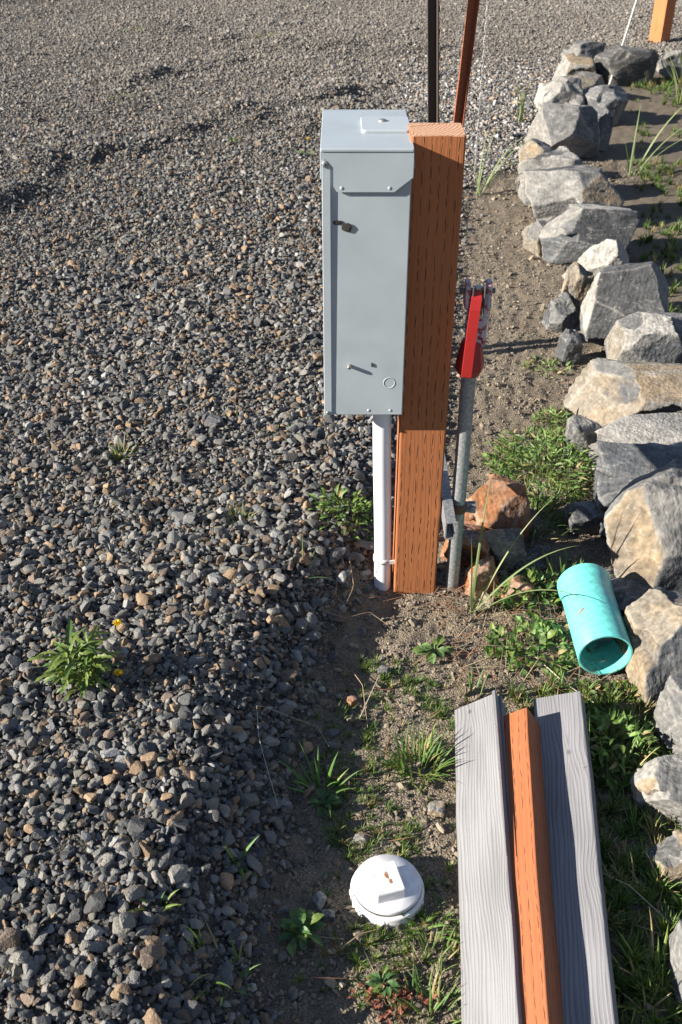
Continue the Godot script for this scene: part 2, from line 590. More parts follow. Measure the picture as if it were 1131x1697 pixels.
func build_ground() -> void:
	var neg := axis([0.0, [0.28, 0.0065, 1.0], [2.4, 0.014, 1.01], [90.0, 0.05, 1.22]])
	var posx := axis([0.0, [0.62, 0.0065, 1.0], [2.6, 0.012, 1.01], [90.0, 0.05, 1.22]])
	var xs := PackedFloat32Array()
	for i in range(neg.size() - 1, 0, -1): xs.append(-neg[i])
	xs.append_array(posx)
	var zs := PackedFloat32Array()
	var back := axis([0.0, [0.55, 0.06, 1.0], [3.0, 0.0065, 1.003], [9.0, 0.022, 1.004], [140.0, 0.08, 1.2]])
	for i in range(6, 0, -1): zs.append(0.25 * i * i)
	zs.append_array(back)
	for i in range(6, zs.size()): zs[i] = -zs[i]
	var nx := xs.size()
	var nz := zs.size()
	var v := PackedVector3Array()
	v.resize(nx * nz)
	var col := PackedColorArray()
	col.resize(nx * nz)
	var uv := PackedVector2Array()
	uv.resize(nx * nz)
	for j in nz:
		var z := zs[j]
		var e := edge_x(z)
		for i in nx:
			var x := xs[i]
			var h := land(x, z)
			if absf(x) < 3.0 and z > -9.5: h += soil_bump(x, z)
			var k := j * nx + i
			v[k] = Vector3(x, h, z)
			uv[k] = Vector2(x, z)
			var blot := fn.get_noise_2d(x * 40.0 + 31.0, z * 40.0)
			var fine := fn2.get_noise_2d(x * 420.0, z * 420.0)
			var soil := Color(0.30, 0.245, 0.178) * (1.0 + 0.28 * blot + 0.3 * fine)
			var damp := clampf(blot * 1.8 - 0.1, 0.0, 1.0)
			soil = soil.lerp(Color(0.14, 0.108, 0.075), damp * 0.6)
			if x > 0.9 and z < -3.2:
				soil = soil.lerp(Color(0.15, 0.12, 0.085), 0.5)
			var grit := Color(0.09, 0.082, 0.07) * (1.0 + 0.4 * fine)
			if z < -7.0:
				grit = grit.lerp(Color(0.2, 0.185, 0.165), smoothstep(-7.0, -11.0, z))
			var c := soil.lerp(grit, smoothstep(-0.05, 0.10, e - x + 0.05 * blot))
			col[k] = Color(c.r, c.g, c.b)
	var idx := PackedInt32Array()
	idx.resize((nx - 1) * (nz - 1) * 6)
	var w := 0
	for j in nz - 1:
		for i in nx - 1:
			var a := j * nx + i
			for q in [a, a + nx + 1, a + 1, a, a + nx, a + nx + 1]:
				idx[w] = q
				w += 1
	var nrm := PackedVector3Array()
	nrm.resize(nx * nz)
	for t in range(0, idx.size(), 3):
		var f := (v[idx[t + 2]] - v[idx[t]]).cross(v[idx[t + 1]] - v[idx[t]])
		if f.y < 0.0:
			f = -f
			var sw := idx[t + 1]
			idx[t + 1] = idx[t + 2]
			idx[t + 2] = sw
		for q in 3: nrm[idx[t + q]] += f
	for k in nrm.size(): nrm[k] = nrm[k].normalized()
	var a := []
	a.resize(Mesh.ARRAY_MAX)
	a[Mesh.ARRAY_VERTEX] = v
	a[Mesh.ARRAY_NORMAL] = nrm
	a[Mesh.ARRAY_COLOR] = col
	a[Mesh.ARRAY_TEX_UV] = uv
	a[Mesh.ARRAY_INDEX] = idx
	var m := ArrayMesh.new()
	m.add_surface_from_arrays(Mesh.PRIMITIVE_TRIANGLES, a)
	var g := part("ground", m, M.soil, self)
	g.set_meta("kind", "structure")

func stone_tint(rng: RandomNumberGenerator) -> Color:
	var r := rng.randf()
	var k := rng.randf_range(0.7, 1.35)
	var c := Color(0.108, 0.108, 0.104)
	if r < 0.12: c = Color(0.195, 0.135, 0.082)
	elif r < 0.22: c = Color(0.125, 0.094, 0.070)
	elif r < 0.46: c = Color(0.155, 0.147, 0.128)
	elif r < 0.53: c = Color(0.20, 0.20, 0.19)
	elif r < 0.72: c = Color(0.060, 0.062, 0.062)
	k *= 1.34
	return Color(c.r * k, c.g * k, c.b * k)

func pale_tint(rng: RandomNumberGenerator) -> Color:
	var r := rng.randf()
	var k := rng.randf_range(0.7, 1.25)
	var c := Color(0.30, 0.285, 0.26)
	if r < 0.18: c = Color(0.5, 0.48, 0.45)
	elif r < 0.34: c = Color(0.36, 0.27, 0.19)
	elif r < 0.62: c = Color(0.13, 0.135, 0.14)
	return Color(c.r * k, c.g * k, c.b * k)

func build_gravel() -> void:
	var rng := RandomNumberGenerator.new()
	rng.seed = 41
	var meshes := []
	for k in 12: meshes.append(chip_mesh(100 + k, 2))
	var P := []
	var C := []
	var PP := []
	var PC := []
	for k in meshes.size():
		P.append([])
		C.append([])
		PP.append([])
		PC.append([])
	var z := -0.5
	while z > -14.0:
		var far := clampf((-z - 2.5) / 4.0, 0.0, 1.0)
		var step := lerpf(0.0075, 0.0132, far)
		var half := 0.42 + -z * 0.345
		var e := minf(edge_x(z) + 0.22, half + 0.3)
		var x := -half - 0.15
		while x < e:
			var px := x + rng.randf_range(-0.5, 0.5) * step * 1.6
			var pz := z + rng.randf_range(-0.5, 0.5) * step * 1.6
			x += step
			var s := edge_x(pz) - px
			var soft := 0.05 + 0.04 * fn.get_noise_2d(px * 130.0, pz * 130.0)
			var keep := 1.0
			if s < soft:
				keep = clampf(0.62 * exp(-(soft - s) / 0.035), 0.0, 1.0)
				if s < -0.12: keep *= 0.25
			if rng.randf() > keep: continue
			var size := 0.0078 * exp(rng.randfn(0.0, 0.45))
			size = clampf(size, 0.0042, 0.026)
			if far > 0.3: size = maxf(size, 0.0075)
			if s < 0.0: size *= 0.85
			var patch := fn.get_noise_2d(px * 30.0 + 500.0, pz * 30.0)
			size *= (0.9 if pz > -1.35 else 1.0) + 0.2 * patch + 0.02 * smoothstep(-2.2, -0.9, pz)
			var pale := smoothstep(0.22, 0.62, px + 0.12 * patch) * smoothstep(-4.6, -5.0, pz) * smoothstep(-8.2, -7.2, pz)
			var sz := Vector3(size, size * rng.randf_range(0.6, 1.0), size * rng.randf_range(0.8, 1.35)) * 1.75
			var b := Basis.from_euler(Vector3(rng.randfn(0.0, 0.5), rng.randf() * TAU, rng.randfn(0.0, 0.5))).scaled_local(sz)
			var lift := size * rng.randf_range(0.05, 0.62)
			var t := Transform3D(b, Vector3(px, land(px, pz) + lift, pz))
			var k := rng.randi() % meshes.size()
			if rng.randf() < pale:
				PP[k].append(t)
				PC[k].append(pale_tint(rng))
			else:
				var c := stone_tint(rng)
				if z < -4.0:
					c = c.lerp(Color(0.285, 0.258, 0.222), 0.6 * smoothstep(-4.0, -8.0, pz))
				P[k].append(t)
				C[k].append(c)
		z -= step
	var g := Node3D.new()
	g.name = "gravel"
	add_child(g, true)
	tag(g, "dark crushed grey gravel covering the pad left of the post", "gravel", "", "stuff")
	scatter("crushed_stone", meshes, P, C, M.chips, g)
	var p := Node3D.new()
	p.name = "pale_gravel"
	add_child(p, true)
	tag(p, "pale mixed pebbly gravel behind the post beside the stones", "gravel", "", "stuff")
	scatter("pale_pebble", meshes, PP, PC, M.chips, p)

# ---------------------------------------------------------------- plants
func blade(st: SurfaceTool, base: Vector3, yaw: float, length: float, width: float, lean: float, bend: float, c: Color, segs := 5, tip := Color(-1, 0, 0)) -> void:
	var h := Vector3(cos(yaw), 0, sin(yaw))
	var side := Vector3(-h.z, 0, h.x)
	var p := base
	var prev := []
	for k in segs + 1:
		var t := float(k) / segs
		var a := lean + bend * t * t
		var fwd := h * sin(a) + Vector3.UP * cos(a)
		var w := width * 0.5 * (1.0 - pow(t, 2.2)) * (0.7 + 0.6 * minf(t * 3.0, 0.5))
		var nrm := side.cross(fwd)
		var row := [p - side * w, p + nrm * w * 0.3, p + side * w]
		var cc := c if tip.r < 0.0 else c.lerp(tip, t)
		if k > 0:
			var pc: Color = prev[3]
			for q in 2:
				for e in [[prev[q], pc], [row[q], cc], [row[q + 1], cc], [prev[q], pc], [row[q + 1], cc], [prev[q + 1], pc]]:
					st.set_color(e[1])
					st.add_vertex(e[0])
		prev = [row[0], row[1], row[2], cc]
		p += fwd * length / segs

# a flat leaf along +x with an outline width(t), drooping at the tip
func leaf(st: SurfaceTool, xf: Transform3D, length: float, width: float, kind: int, droop: float, c: Color, segs := 6) -> void:
	var prev := []
	for k in segs + 1:
		var t := float(k) / segs
		var w := 0.0
		if kind == 0: w = sin(PI * clampf(pow(t, 0.8), 0.02, 1.0))
		elif kind == 1: w = (0.25 + 0.75 * t) * (1.0 if k % 2 == 0 else 0.42) * (1.0 - pow(t, 5.0)) + 0.03
		else: w = 0.16 if t < 0.45 else sin(PI * clampf((t - 0.36) / 0.64, 0.0, 1.0))
		w *= width * 0.5
		var mid := Vector3(t * length, 0.22 * length * sin(t * 2.4) - droop * length * t * t, 0)
		var row := [xf * (mid + Vector3(0, w * 0.3, -w)), xf * mid, xf * (mid + Vector3(0, w * 0.3, w))]
		if k > 0:
			for q in 2:
				for e in [prev[q], row[q], row[q + 1], prev[q], row[q + 1], prev[q + 1]]:
					st.set_color(c * (0.94 + 0.12 * q))
					st.add_vertex(e)
		prev = row

func begin() -> SurfaceTool:
	var st := SurfaceTool.new()
	st.begin(Mesh.PRIMITIVE_TRIANGLES)
	st.set_smooth_group(-1)
	return st

func done(st: SurfaceTool) -> ArrayMesh:
	st.generate_normals()
	return st.commit()

func green(rng: RandomNumberGenerator, base := Color(0.075, 0.15, 0.03), dry := 0.12) -> Color:
	var c := base * rng.randf_range(0.65, 1.4)
	if rng.randf() < dry: c = Color(0.33, 0.27, 0.12) * rng.randf_range(0.7, 1.2)
	elif rng.randf() < 0.3: c = c.lerp(Color(0.2, 0.24, 0.04), 0.4)
	return Color(c.r, c.g, c.b)

func grass_tuft(label: String, x: float, z: float, n: int, length: float, width: float, spread: float, seed_: int, dry := 0.12, base := Color(0.075, 0.15, 0.03), called := "grass_tuft", flat := 0.55) -> void:
	var rng := RandomNumberGenerator.new()
	rng.seed = seed_
	var st := begin()
	var y0 := ground_y(x, z)
	for k in n:
		var a := rng.randf() * TAU
		var r := spread * sqrt(rng.randf())
		var b := Vector3(cos(a) * r, 0, sin(a) * r)
		b.y = ground_y(x + b.x, z + b.z) - y0 - 0.004
		blade(st, b, a + rng.randfn(0, 0.5), length * rng.randf_range(0.45, 1.1), width * rng.randf_range(0.7, 1.2), rng.randf_range(0.1, flat + 0.5), rng.randf_range(0.2, 1.2), green(rng, base, dry))
	var o := part(called, done(st), M.leaf, self, Vector3(x, y0, z))
	tag(o, label, "grass" if called != "weed" else "weed", "grass tufts and weeds in the soil and gravel")

func rosette(called: String, label: String, x: float, z: float, n: int, length: float, width: float, kind: int, seed_: int, lift := 0.5, base := Color(0.07, 0.14, 0.03)) -> Node3D:
	var rng := RandomNumberGenerator.new()
	rng.seed = seed_
	var o := thing(called, label, "weed", Vector3(x, ground_y(x, z), z), 0.0, "grass tufts and weeds in the soil and gravel")
	var kinds := []
	for k in 4:
		var st := begin()
		leaf(st, Transform3D.IDENTITY, length, width, kind, rng.randf_range(0.05, 0.3), green(rng, base, 0.02), 9 if kind == 1 else 6)
		kinds.append(done(st))
	for k in n:
		var l := part("leaf", kinds[k % 4], M.leaf, o, Vector3(rng.randfn(0, 0.22 * width * minf(n / 20.0, 3.0)), 0.002 + 0.0006 * k, rng.randfn(0, 0.22 * width * minf(n / 20.0, 3.0))), Vector3(rng.randfn(0, 0.25), TAU * k * 0.382 + rng.randfn(0, 0.2), rng.randf_range(0.0, lift)))
		l.scale = Vector3.ONE * rng.randf_range(0.55, 1.12)
	return o

func leafy_patch(label: String, x: float, z: float, rx: float, rz: float, n: int, leaf_len: float, leaf_w: float, height: float, seed_: int, base := Color(0.105, 0.19, 0.045), dry := 0.08) -> void:
	var rng := RandomNumberGenerator.new()
	rng.seed = seed_
	var st := begin()
	var y0 := ground_y(x, z)
	for k in n:
		var a := rng.randf() * TAU
		var r := sqrt(rng.randf())
		if r > 0.62 + 0.38 * sin(a * 3.0 + seed_) and rng.randf() < 0.6: continue
		var p := Vector3(cos(a) * r * rx, 0, sin(a) * r * rz)
		p.y = ground_y(x + p.x, z + p.z) - y0
		var h := height * (1.0 - 0.75 * r * r) * rng.randf_range(0.2, 1.0)
		var yaw := a + rng.randfn(0, 0.9)
		var c := green(rng, base, dry)
		var xf := Transform3D(Basis.from_euler(Vector3(rng.randfn(0, 0.5), -yaw, rng.randf_range(-0.3, 0.8))), p + Vector3(0, h, 0))
		leaf(st, xf, leaf_len * rng.randf_range(0.6, 1.25), leaf_w * rng.randf_range(0.7, 1.2), 0, 0.1, c, 4)
		if k % 3 == 0: blade(st, p, yaw, h + leaf_len, leaf_w * 0.25, 0.2, 0.3, c, 3)
	var o := thing("weed_patch", label, "weed", Vector3(x, y0, z), 0.0, "grass tufts and weeds in the soil and gravel")
	var f := part("foliage", done(st), M.leaf, o)
	f.set_meta("kind", "stuff")

func flower(parent: Node3D, at: Vector3, seed_: int) -> void:
	var rng := RandomNumberGenerator.new()
	rng.seed = seed_
	var st := begin()
	blade(st, Vector3.ZERO, rng.randf() * TAU, at.y, 0.004, 0.0, 0.05, Color(0.1, 0.14, 0.04), 3)
	part("stem", done(st), M.leaf, parent, Vector3(at.x, 0, at.z))
	st = begin()
	for k in 34:
		var c := Color(0.85, 0.6, 0.02) * rng.randf_range(0.8, 1.1)
		leaf(st, Transform3D(Basis.from_euler(Vector3(0, TAU * k * 0.382, 0.2 + 1.0 * (k / 34.0))), Vector3.ZERO), 0.011, 0.004, 0, 0.1, Color(c.r, c.g, c.b), 3)
	part("flower_head", done(st), M.leaf, parent, at)

func twig(called: String, label: String, pts: Array, r: float, material: Material, category := "stalk") -> void:
	var base: Vector3 = pts[0]
	var loc := []
	var cr := Curve3D.new()
	for p in pts: cr.add_point(p - base)
	for i in range(1, pts.size() - 1):
		var d: Vector3 = (pts[i + 1] - pts[i - 1]) * 0.18
		cr.set_point_in(i, -d)
		cr.set_point_out(i, d)
	var len_ := cr.get_baked_length()
	for k in 15: loc.append(cr.sample_baked(len_ * k / 14.0))
	var o := part(called, tube_along(loc, r, 6, r * 0.6), material, self, base)
	tag(o, label, category, "dead stalks lying on the ground")

func tall_grass(label: String, x: float, z: float, blades: Array, seed_: int) -> void:
	# blades: [yaw, length, width, lean, bend, dryness]
	var o := thing("tall_grass", label, "grass", Vector3(x, ground_y(x, z), z), 0.0, "clumps of tall beach grass")
	var rng := RandomNumberGenerator.new()
	rng.seed = seed_
	for b in blades:
		var st := begin()
		var c := Color(0.14, 0.2, 0.075).lerp(Color(0.40, 0.35, 0.2), b[5] * b[5]) * rng.randf_range(0.85, 1.15)
		blade(st, Vector3(rng.randfn(0, 0.01), -0.005, rng.randfn(0, 0.01)), b[0], b[1], b[2], b[3], b[4], Color(c.r, c.g, c.b), 12, Color(0.20, 0.24, 0.10))
		part("blade", done(st), M.leaf, o)

# ---------------------------------------------------------------- built things
func build_power_box() -> void:
	# front face at z = -1.675, x -0.032 .. 0.118, y 0.471 .. 0.968
	var o := thing("power_box", "tall grey painted metal electrical box fixed to the orange post", "electrical box", Vector3(0.043, 0.471, -1.81))
	var g: Material = M.box_paint
	part("cabinet_body", block(0.149, 0.49, 0.262, 0.0012), g, o, Vector3(0, 0, -0.0015))
	# lid: a folded cap with a front flap whose lower corners are cut
	part("lid_top", block(0.154, 0.006, 0.274, 0.0014), g, o, Vector3(0, 0.4915, 0))
	var flap := PackedVector2Array([Vector2(-0.0500, -0.07), Vector2(0.046, -0.07), Vector2(0.0765, -0.046), Vector2(0.0765, 0.0), Vector2(-0.0765, 0.0), Vector2(-0.0765, -0.0155), Vector2(-0.0715, -0.0155), Vector2(-0.064, -0.0205), Vector2(-0.056, -0.030), Vector2(-0.056, -0.0605)])
	var fl := part("lid_flap", prism(flap, 0.0032), g, o, Vector3(0, 0.4965, 0.1320), Vector3(PI / 2, 0, 0))
	fl.rotation = Vector3(PI / 2, 0, 0)
	fl.scale = Vector3(1, 1, -1)
	# side skirts of the lid
	part("lid_side", block(0.0022, 0.045, 0.262, 0.0006), g, o, Vector3(0.0765, 0.4465, -0.001))
	part("lid_side", block(0.0022, 0.045, 0.262, 0.0006), g, o, Vector3(-0.0765, 0.4465, -0.001))
	var tab := part("side_tab", lathe([Vector2(0.011, 0.0), Vector2(0.011, 0.002), Vector2(0.008, 0.0035)], 16), g, o, Vector3(0.0776, 0.462, 0.09), Vector3(0, 0, -PI / 2))
	tab.scale = Vector3(1, 1, 1.3)
	part("side_tab", lathe([Vector2(0.009, 0.0), Vector2(0.009, 0.002), Vector2(0.006, 0.003)], 16), g, o, Vector3(0.0745, 0.045, 0.1), Vector3(0, 0, -PI / 2))
	# left flange stands proud of the front panel; it bellies a little
	var rings := []
	for k in 9:
		var t := k / 8.0
		var y := 0.001 + 0.478 * t
		var p := rect_prof(0.015, 0.0064 - 0.0014 * absf(t - 0.9) * 2.0, 0.0012)
		rings.append(ring_of(p, y, 0.0, Vector2(0.0, 0.0)))
	part("front_flange", loft(rings), g, o, Vector3(-0.0675, 0, 0.1298))
	# plate with bolt on the lid
	var plate := part("hub_plate", prism(rect_prof(0.085, 0.10, 0.008, 4), 0.0055, 0.001), M.box_plate, o, Vector3(0.0345, 0.4973, -0.012))
	part("bolt", lathe([Vector2(0.0075, 0.0), Vector2(0.007, 0.002), Vector2(0.004, 0.0036), Vector2(0.001, 0.004)], 16), M.zinc, o, Vector3(0.030, 0.5028, -0.026))
	# screws on the flange
	for s in [Vector3(-0.0690, 0.4715, 0.1330), Vector3(-0.0680, 0.006, 0.1322)]:
		var big: bool = s.y > 0.2
		var r := 0.0060 if big else 0.0040
		var sc := part("screw", lathe([Vector2(r, 0.0), Vector2(r, 0.0014), Vector2(r * 0.72, 0.0026), Vector2(r * 0.1, 0.003)], 18), M.screw, o, s, Vector3(PI / 2, 0, 0))
		for a in 2:
			part("slot", block(r * 1.1, 0.0004, 0.0011, 0.0001), M.slot, sc, Vector3(0, 0.0029, 0), Vector3(0, 0.4 + a * PI / 2, 0))
	# hinge screw on the panel
	var hs := part("panel_bolt", lathe([Vector2(0.0038, 0.0), Vector2(0.0038, 0.009), Vector2(0.0028, 0.0105)], 12), M.zinc, o, Vector3(-0.0275, 0.104, 0.1295), Vector3(PI / 2, 0, 0))
	part("bolt_hole", lathe([Vector2(0.0018, 0.0), Vector2(0.0018, 0.0006)], 10), M.slot, hs, Vector3(0, 0.0103, 0))
	# knock-out ring and pressed dimples
	var kr := []
	for k in 29:
		var a := TAU * k / 28.0
		kr.append(Vector3(cos(a) * 0.0105, sin(a) * 0.0105, 0))
	part("knockout_ring", tube_along(kr, 0.0008, 6), M.box_plate, o, Vector3(0.0475, 0.0685, 0.1295))
	for d in [Vector2(0.010, 0.010), Vector2(0.051, 0.010)]:
		part("dimple", lathe([Vector2(0.0032, 0.0), Vector2(0.0028, 0.0007), Vector2(0.001, 0.0011)], 12), M.box_plate, o, Vector3(d.x, d.y, 0.1294), Vector3(PI / 2, 0, 0))
	for d in [Vector2(-0.042, 0.433), Vector2(0.038, 0.433)]:
		part("dimple", lathe([Vector2(0.0032, 0.0), Vector2(0.0028, 0.0007), Vector2(0.001, 0.0011)], 12), M.box_plate, o, Vector3(d.x, d.y, 0.1351), Vector3(PI / 2, 0, 0))
	# dried mud left by an insect on the panel, and smaller scraps
	var mud := part("mud_nest", stone_mesh(Vector3(0.019, 0.0016, 0.016), 71, "dark", 4, [], 26, 3.0), M.nest, self, Vector3(0.009, 0.836, -1.6800), Vector3(PI / 2, 0, 0.2))
	tag(mud, "small dried mud nest stuck on the grey box front", "mud nest", "mud marks on the box")
	var smear := part("mud_smear", stone_mesh(Vector3(0.017, 0.0009, 0.008), 72, "dark", 3, [], 5, 4.0), M.nest, self, Vector3(-0.005, 0.844, -1.6800), Vector3(PI / 2, 0, 0))
	tag(smear, "dark mud smear beside the mud nest at the flange edge", "mud smear", "mud marks on the box")
	var scrap := part("mud_scrap", stone_mesh(Vector3(0.005, 0.0008, 0.009), 73, "dark", 2, [], 5, 2.0), M.nest, self, Vector3(0.058, 0.577, -1.6800), Vector3(PI / 2, 0, 0.3))
	tag(scrap, "tiny mud scrap right of the bolt low on the box", "mud scrap", "mud marks on the box")

func build_post() -> void:
	var o := thing("wooden_post", "square orange brown treated post with incised faces beside grey box", "post", Vector3(0.1625, -0.15, -1.759))
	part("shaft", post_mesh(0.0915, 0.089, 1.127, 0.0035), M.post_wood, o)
	var endm := rect_prof(0.0895, 0.087, 0.003)
	part("top_end", loft([ring_of(endm, 0.0), ring_of(endm, 0.0025)]), M.post_end, o, Vector3(0, 1.126, 0))

func post_mesh(w: float, d: float, h: float, r: float) -> ArrayMesh:
	var rings := []
	var p := rect_prof(w, d, r)
	for k in 25:
		var y := h * k / 24.0
		rings.append(ring_of(p, y, 0.003 * fn.get_noise_1d(y * 400.0)))
	return loft(rings, true, true, false, 1.127)

func build_conduit() -> void:
	var o := thing("conduit", "white plastic conduit running from the grey box into the gravel", "conduit", Vector3(0.092, -0.06, -1.742))
	var path := []
	for k in 13:
		var t := k / 12.0
		path.append(Vector3(-0.011 * smoothstep(0.15, 1.0, t), 0.535 * t, 0.012 * smoothstep(0.1, 0.9, t)))
	part("pipe", tube_along(path, 0.0185, 24), M.conduit, o)
	var st := []
	for k in 25:
		var a := TAU * k / 24.0
		st.append(Vector3(cos(a) * 0.0192, 0.002 * sin(a * 2.0), sin(a) * 0.0192))
	part("strap", loft(strap_rings(0.0185, 0.0205, 0.012), false, false, true), M.white_pvc, o, Vector3(-0.001, 0.137, 0.002))
	part("strap_tail", block(0.03, 0.009, 0.0025, 0.0006), M.white_pvc, o, Vector3(0.019, 0.138, 0.0175), Vector3(0, 0.12, 0.05))

func strap_rings(r0: float, r1: float, h: float) -> Array:
	return [ring_of(disc_prof(r0, 24), 0), ring_of(disc_prof(r1, 24), 0.001), ring_of(disc_prof(r1, 24), h - 0.001), ring_of(disc_prof(r0, 24), h)]

func build_strut() -> void:
	# slotted channel lying along the side of the post, open end towards the viewer
	var t := 0.0025
	var w := 0.0206
	var h := 0.041
	var prof := PackedVector2Array([Vector2(0, 0), Vector2(w, 0), Vector2(w, 0.01), Vector2(w - t, 0.01), Vector2(w - t, t), Vector2(t, t), Vector2(t, h - t), Vector2(w - t, h - t), Vector2(w - t, h - 0.01), Vector2(w, h - 0.01), Vector2(w, h), Vector2(0, h)])
	var o := part("strut_channel", prism(prof, 0.27), M.galv, self, Vector3(0.2105, 0.25, -1.905), Vector3(PI / 2, 0, 0))
	tag(o, "galvanized metal strut channel fixed to the side of the post", "metal channel")

func build_hydrant() -> void:
	var o := thing("yard_hydrant", "red handled yard hydrant on a galvanized pipe beside the post", "hydrant", Vector3(0.2465, 0, -1.733))
	part("standpipe", lathe([Vector2(0.0148, -0.12), Vector2(0.0148, 0.26), Vector2(0.0146, 0.54)], 24), M.galv, o)
	var head := part("head", lathe([Vector2(0.0175, 0.530), Vector2(0.0215, 0.533), Vector2(0.0275, 0.545), Vector2(0.0275, 0.557), Vector2(0.0225, 0.585), Vector2(0.0185, 0.603)], 8, false), M.red_dark, o)
	part("neck", prism(rect_prof(0.038, 0.032, 0.007, 3), 0.105), M.red_worn, o, Vector3(0.007, 0.594, -0.004))
	for s in [-1, 1]:
		part("clevis_plate", block(0.0095, 0.05, 0.032, 0.0025), M.red_worn, o, Vector3(0.005 + s * 0.0195, 0.668, -0.002))
		part("link_plate", block(0.0028, 0.062, 0.010, 0.0006), M.dark_steel, o, Vector3(0.004 + s * 0.0105, 0.655, 0.013), Vector3(0.1, 0, 0))
	part("rod_block", block(0.014, 0.02, 0.012, 0.002), M.zinc, o, Vector3(0.004, 0.692, 0.004))
	part("pivot_bolt", lathe([Vector2(0.005, 0.0), Vector2(0.005, 0.064)], 10), M.dark_steel, o, Vector3(-0.028, 0.700, -0.002), Vector3(0, 0, -PI / 2))
	# lever: a flat bar that hooks over at the top and hangs down in front
	var c := [Vector3(0.000, 0.703, 0.012), Vector3(-0.0005, 0.692, 0.024), Vector3(-0.0025, 0.675, 0.029), Vector3(-0.005, 0.64, 0.033), Vector3(-0.0075, 0.60, 0.036), Vector3(-0.0095, 0.56, 0.038), Vector3(-0.010, 0.545, 0.038)]
	var rings := []
	for k in c.size():
		var t: Vector3 = (c[mini(k + 1, c.size() - 1)] - c[maxi(k - 1, 0)]).normalized()
		var x := Vector3.RIGHT
		var n := t.cross(x).normalized()
		x = n.cross(t)
		var r := PackedVector3Array()
		for q in [Vector2(-1, -1), Vector2(-1, 1), Vector2(1, 1), Vector2(1, -1)]:
			r.append(c[k] + x * q.x * 0.0092 + n * q.y * 0.0032)
		rings.append(r)
	part("lever", loft(rings), M.red_bright, o)
	# spout on the far side
	var sp := [Vector3(0.004, 0.63, -0.015), Vector3(0.004, 0.632, -0.035), Vector3(0.004, 0.622, -0.055), Vector3(0.004, 0.605, -0.062)]
	part("spout", tube_along(sp, 0.011, 12), M.red_worn, o)
	# clamp that holds the pipe to the channel
	var cl := thing("pipe_clamp", "rusty two piece clamp holding hydrant pipe to the strut channel", "clamp", Vector3(0.2465, 0.212, -1.733))
	part("band", loft(strap_rings(0.015, 0.0172, 0.022), false, false, true), M.rusty, cl)
	part("lug", block(0.021, 0.022, 0.004, 0.001), M.galv, cl, Vector3(0.026, 0.0, 0.006), Vector3(0, -0.2, 0))
	part("lug", block(0.021, 0.022, 0.004, 0.001), M.galv, cl, Vector3(0.026, 0.0, -0.003), Vector3(0, 0.1, 0))
	part("bolt", lathe([Vector2(0.0065, 0.0), Vector2(0.0065, 0.005), Vector2(0.005, 0.006)], 6, false), M.galv, cl, Vector3(0.028, 0.011, 0.010), Vector3(PI / 2, 0, 0))

func board_rings(w: float, t: float, length: float, seed_: int, wob: float) -> Array:
	var rings := []
	var p := rect_prof(w, t, 0.0025)
	for k in 41:
		var y := length * k / 40.0
		var q := PackedVector2Array()
		for i in p.size():
			q.append(p[i] * (1.0 + wob * fn.get_noise_2d(y * 220.0 + seed_ * 50.0, i / 3 * 40.0)))
		rings.append(ring_of(q, y, 0.0, Vector2(fn.get_noise_1d(y * 90.0 + seed_ * 33.0), fn.get_noise_1d(y * 90.0 + seed_ * 71.0)) * 0.004))
	return rings

# lies along the ground: far end at `far`, running towards the viewer; roll turns it about its length
func board(called: String, label: String, w: float, t: float, length: float, far: Vector3, yaw: float, roll: float, m: Material, seed_: int, group: String, category := "board") -> Node3D:
	var o := thing(called, label, category, far, 0.0, group)
	var dir := Vector3(-sin(yaw), 0.0, cos(yaw))
	var side := Vector3(cos(yaw), 0.0, sin(yaw))
	var x := side * cos(roll) + Vector3.UP * sin(roll)
	o.basis = Basis(x, dir, x.cross(dir))
	part("plank", loft(board_rings(w, t, length, seed_, 0.012), true, true, false, 1.127), m, o)
	return o

func build_boards() -> void:
	var g := "boards lying in the soil"
	# centre of the left board's far end: top-left corner (0.211, 0.031), rolled 35 degrees
	var r := deg_to_rad(35.0)
	var u := Vector2(cos(r), sin(r))
	var n := Vector2(-sin(r), cos(r))
	var c := Vector2(0.211, 0.036) + u * 0.0445 - n * 0.019
	var left := board("weathered_board", "weathered grey board tilted left of the orange timber", 0.089, 0.038, 1.05, Vector3(c.x, c.y, -1.325), deg_to_rad(4.4), r, M.grey_wood, 3, g)
	# a long split near the ridge: slivers lifting from the edge
	var sp := part("split_sliver", loft([ring_of(rect_prof(0.007, 0.005, 0.001), 0.0), ring_of(rect_prof(0.006, 0.004, 0.001), 0.14, 0.0, Vector2(0.001, 0.0)), ring_of(rect_prof(0.001, 0.001, 0.0002), 0.36, 0.0, Vector2(0.003, -0.002))]), M.grey_wood2, left, Vector3(0.0425, -0.004, -0.0195))
	sp = part("split_sliver", loft([ring_of(rect_prof(0.006, 0.006, 0.001), 0.0), ring_of(rect_prof(0.004, 0.004, 0.001), 0.18), ring_of(rect_prof(0.001, 0.001, 0.0002), 0.5, 0.0, Vector2(-0.001, 0.002))]), M.grey_wood2, left, Vector3(0.0465, -0.002, -0.004))
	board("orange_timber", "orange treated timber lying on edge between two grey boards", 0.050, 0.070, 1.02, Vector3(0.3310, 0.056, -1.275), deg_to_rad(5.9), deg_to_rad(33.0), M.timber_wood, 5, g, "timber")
	r = deg_to_rad(20.0)
	u = Vector2(cos(r), sin(r))
	n = Vector2(-sin(r), cos(r))
	c = Vector2(0.4435, 0.083) - u * 0.0445 - n * 0.019
	board("weathered_board", "weathered grey board right of the orange timber beside the grass", 0.089, 0.038, 1.05, Vector3(c.x, c.y, -1.335), deg_to_rad(7.0), r, M.grey_wood2, 8, g)

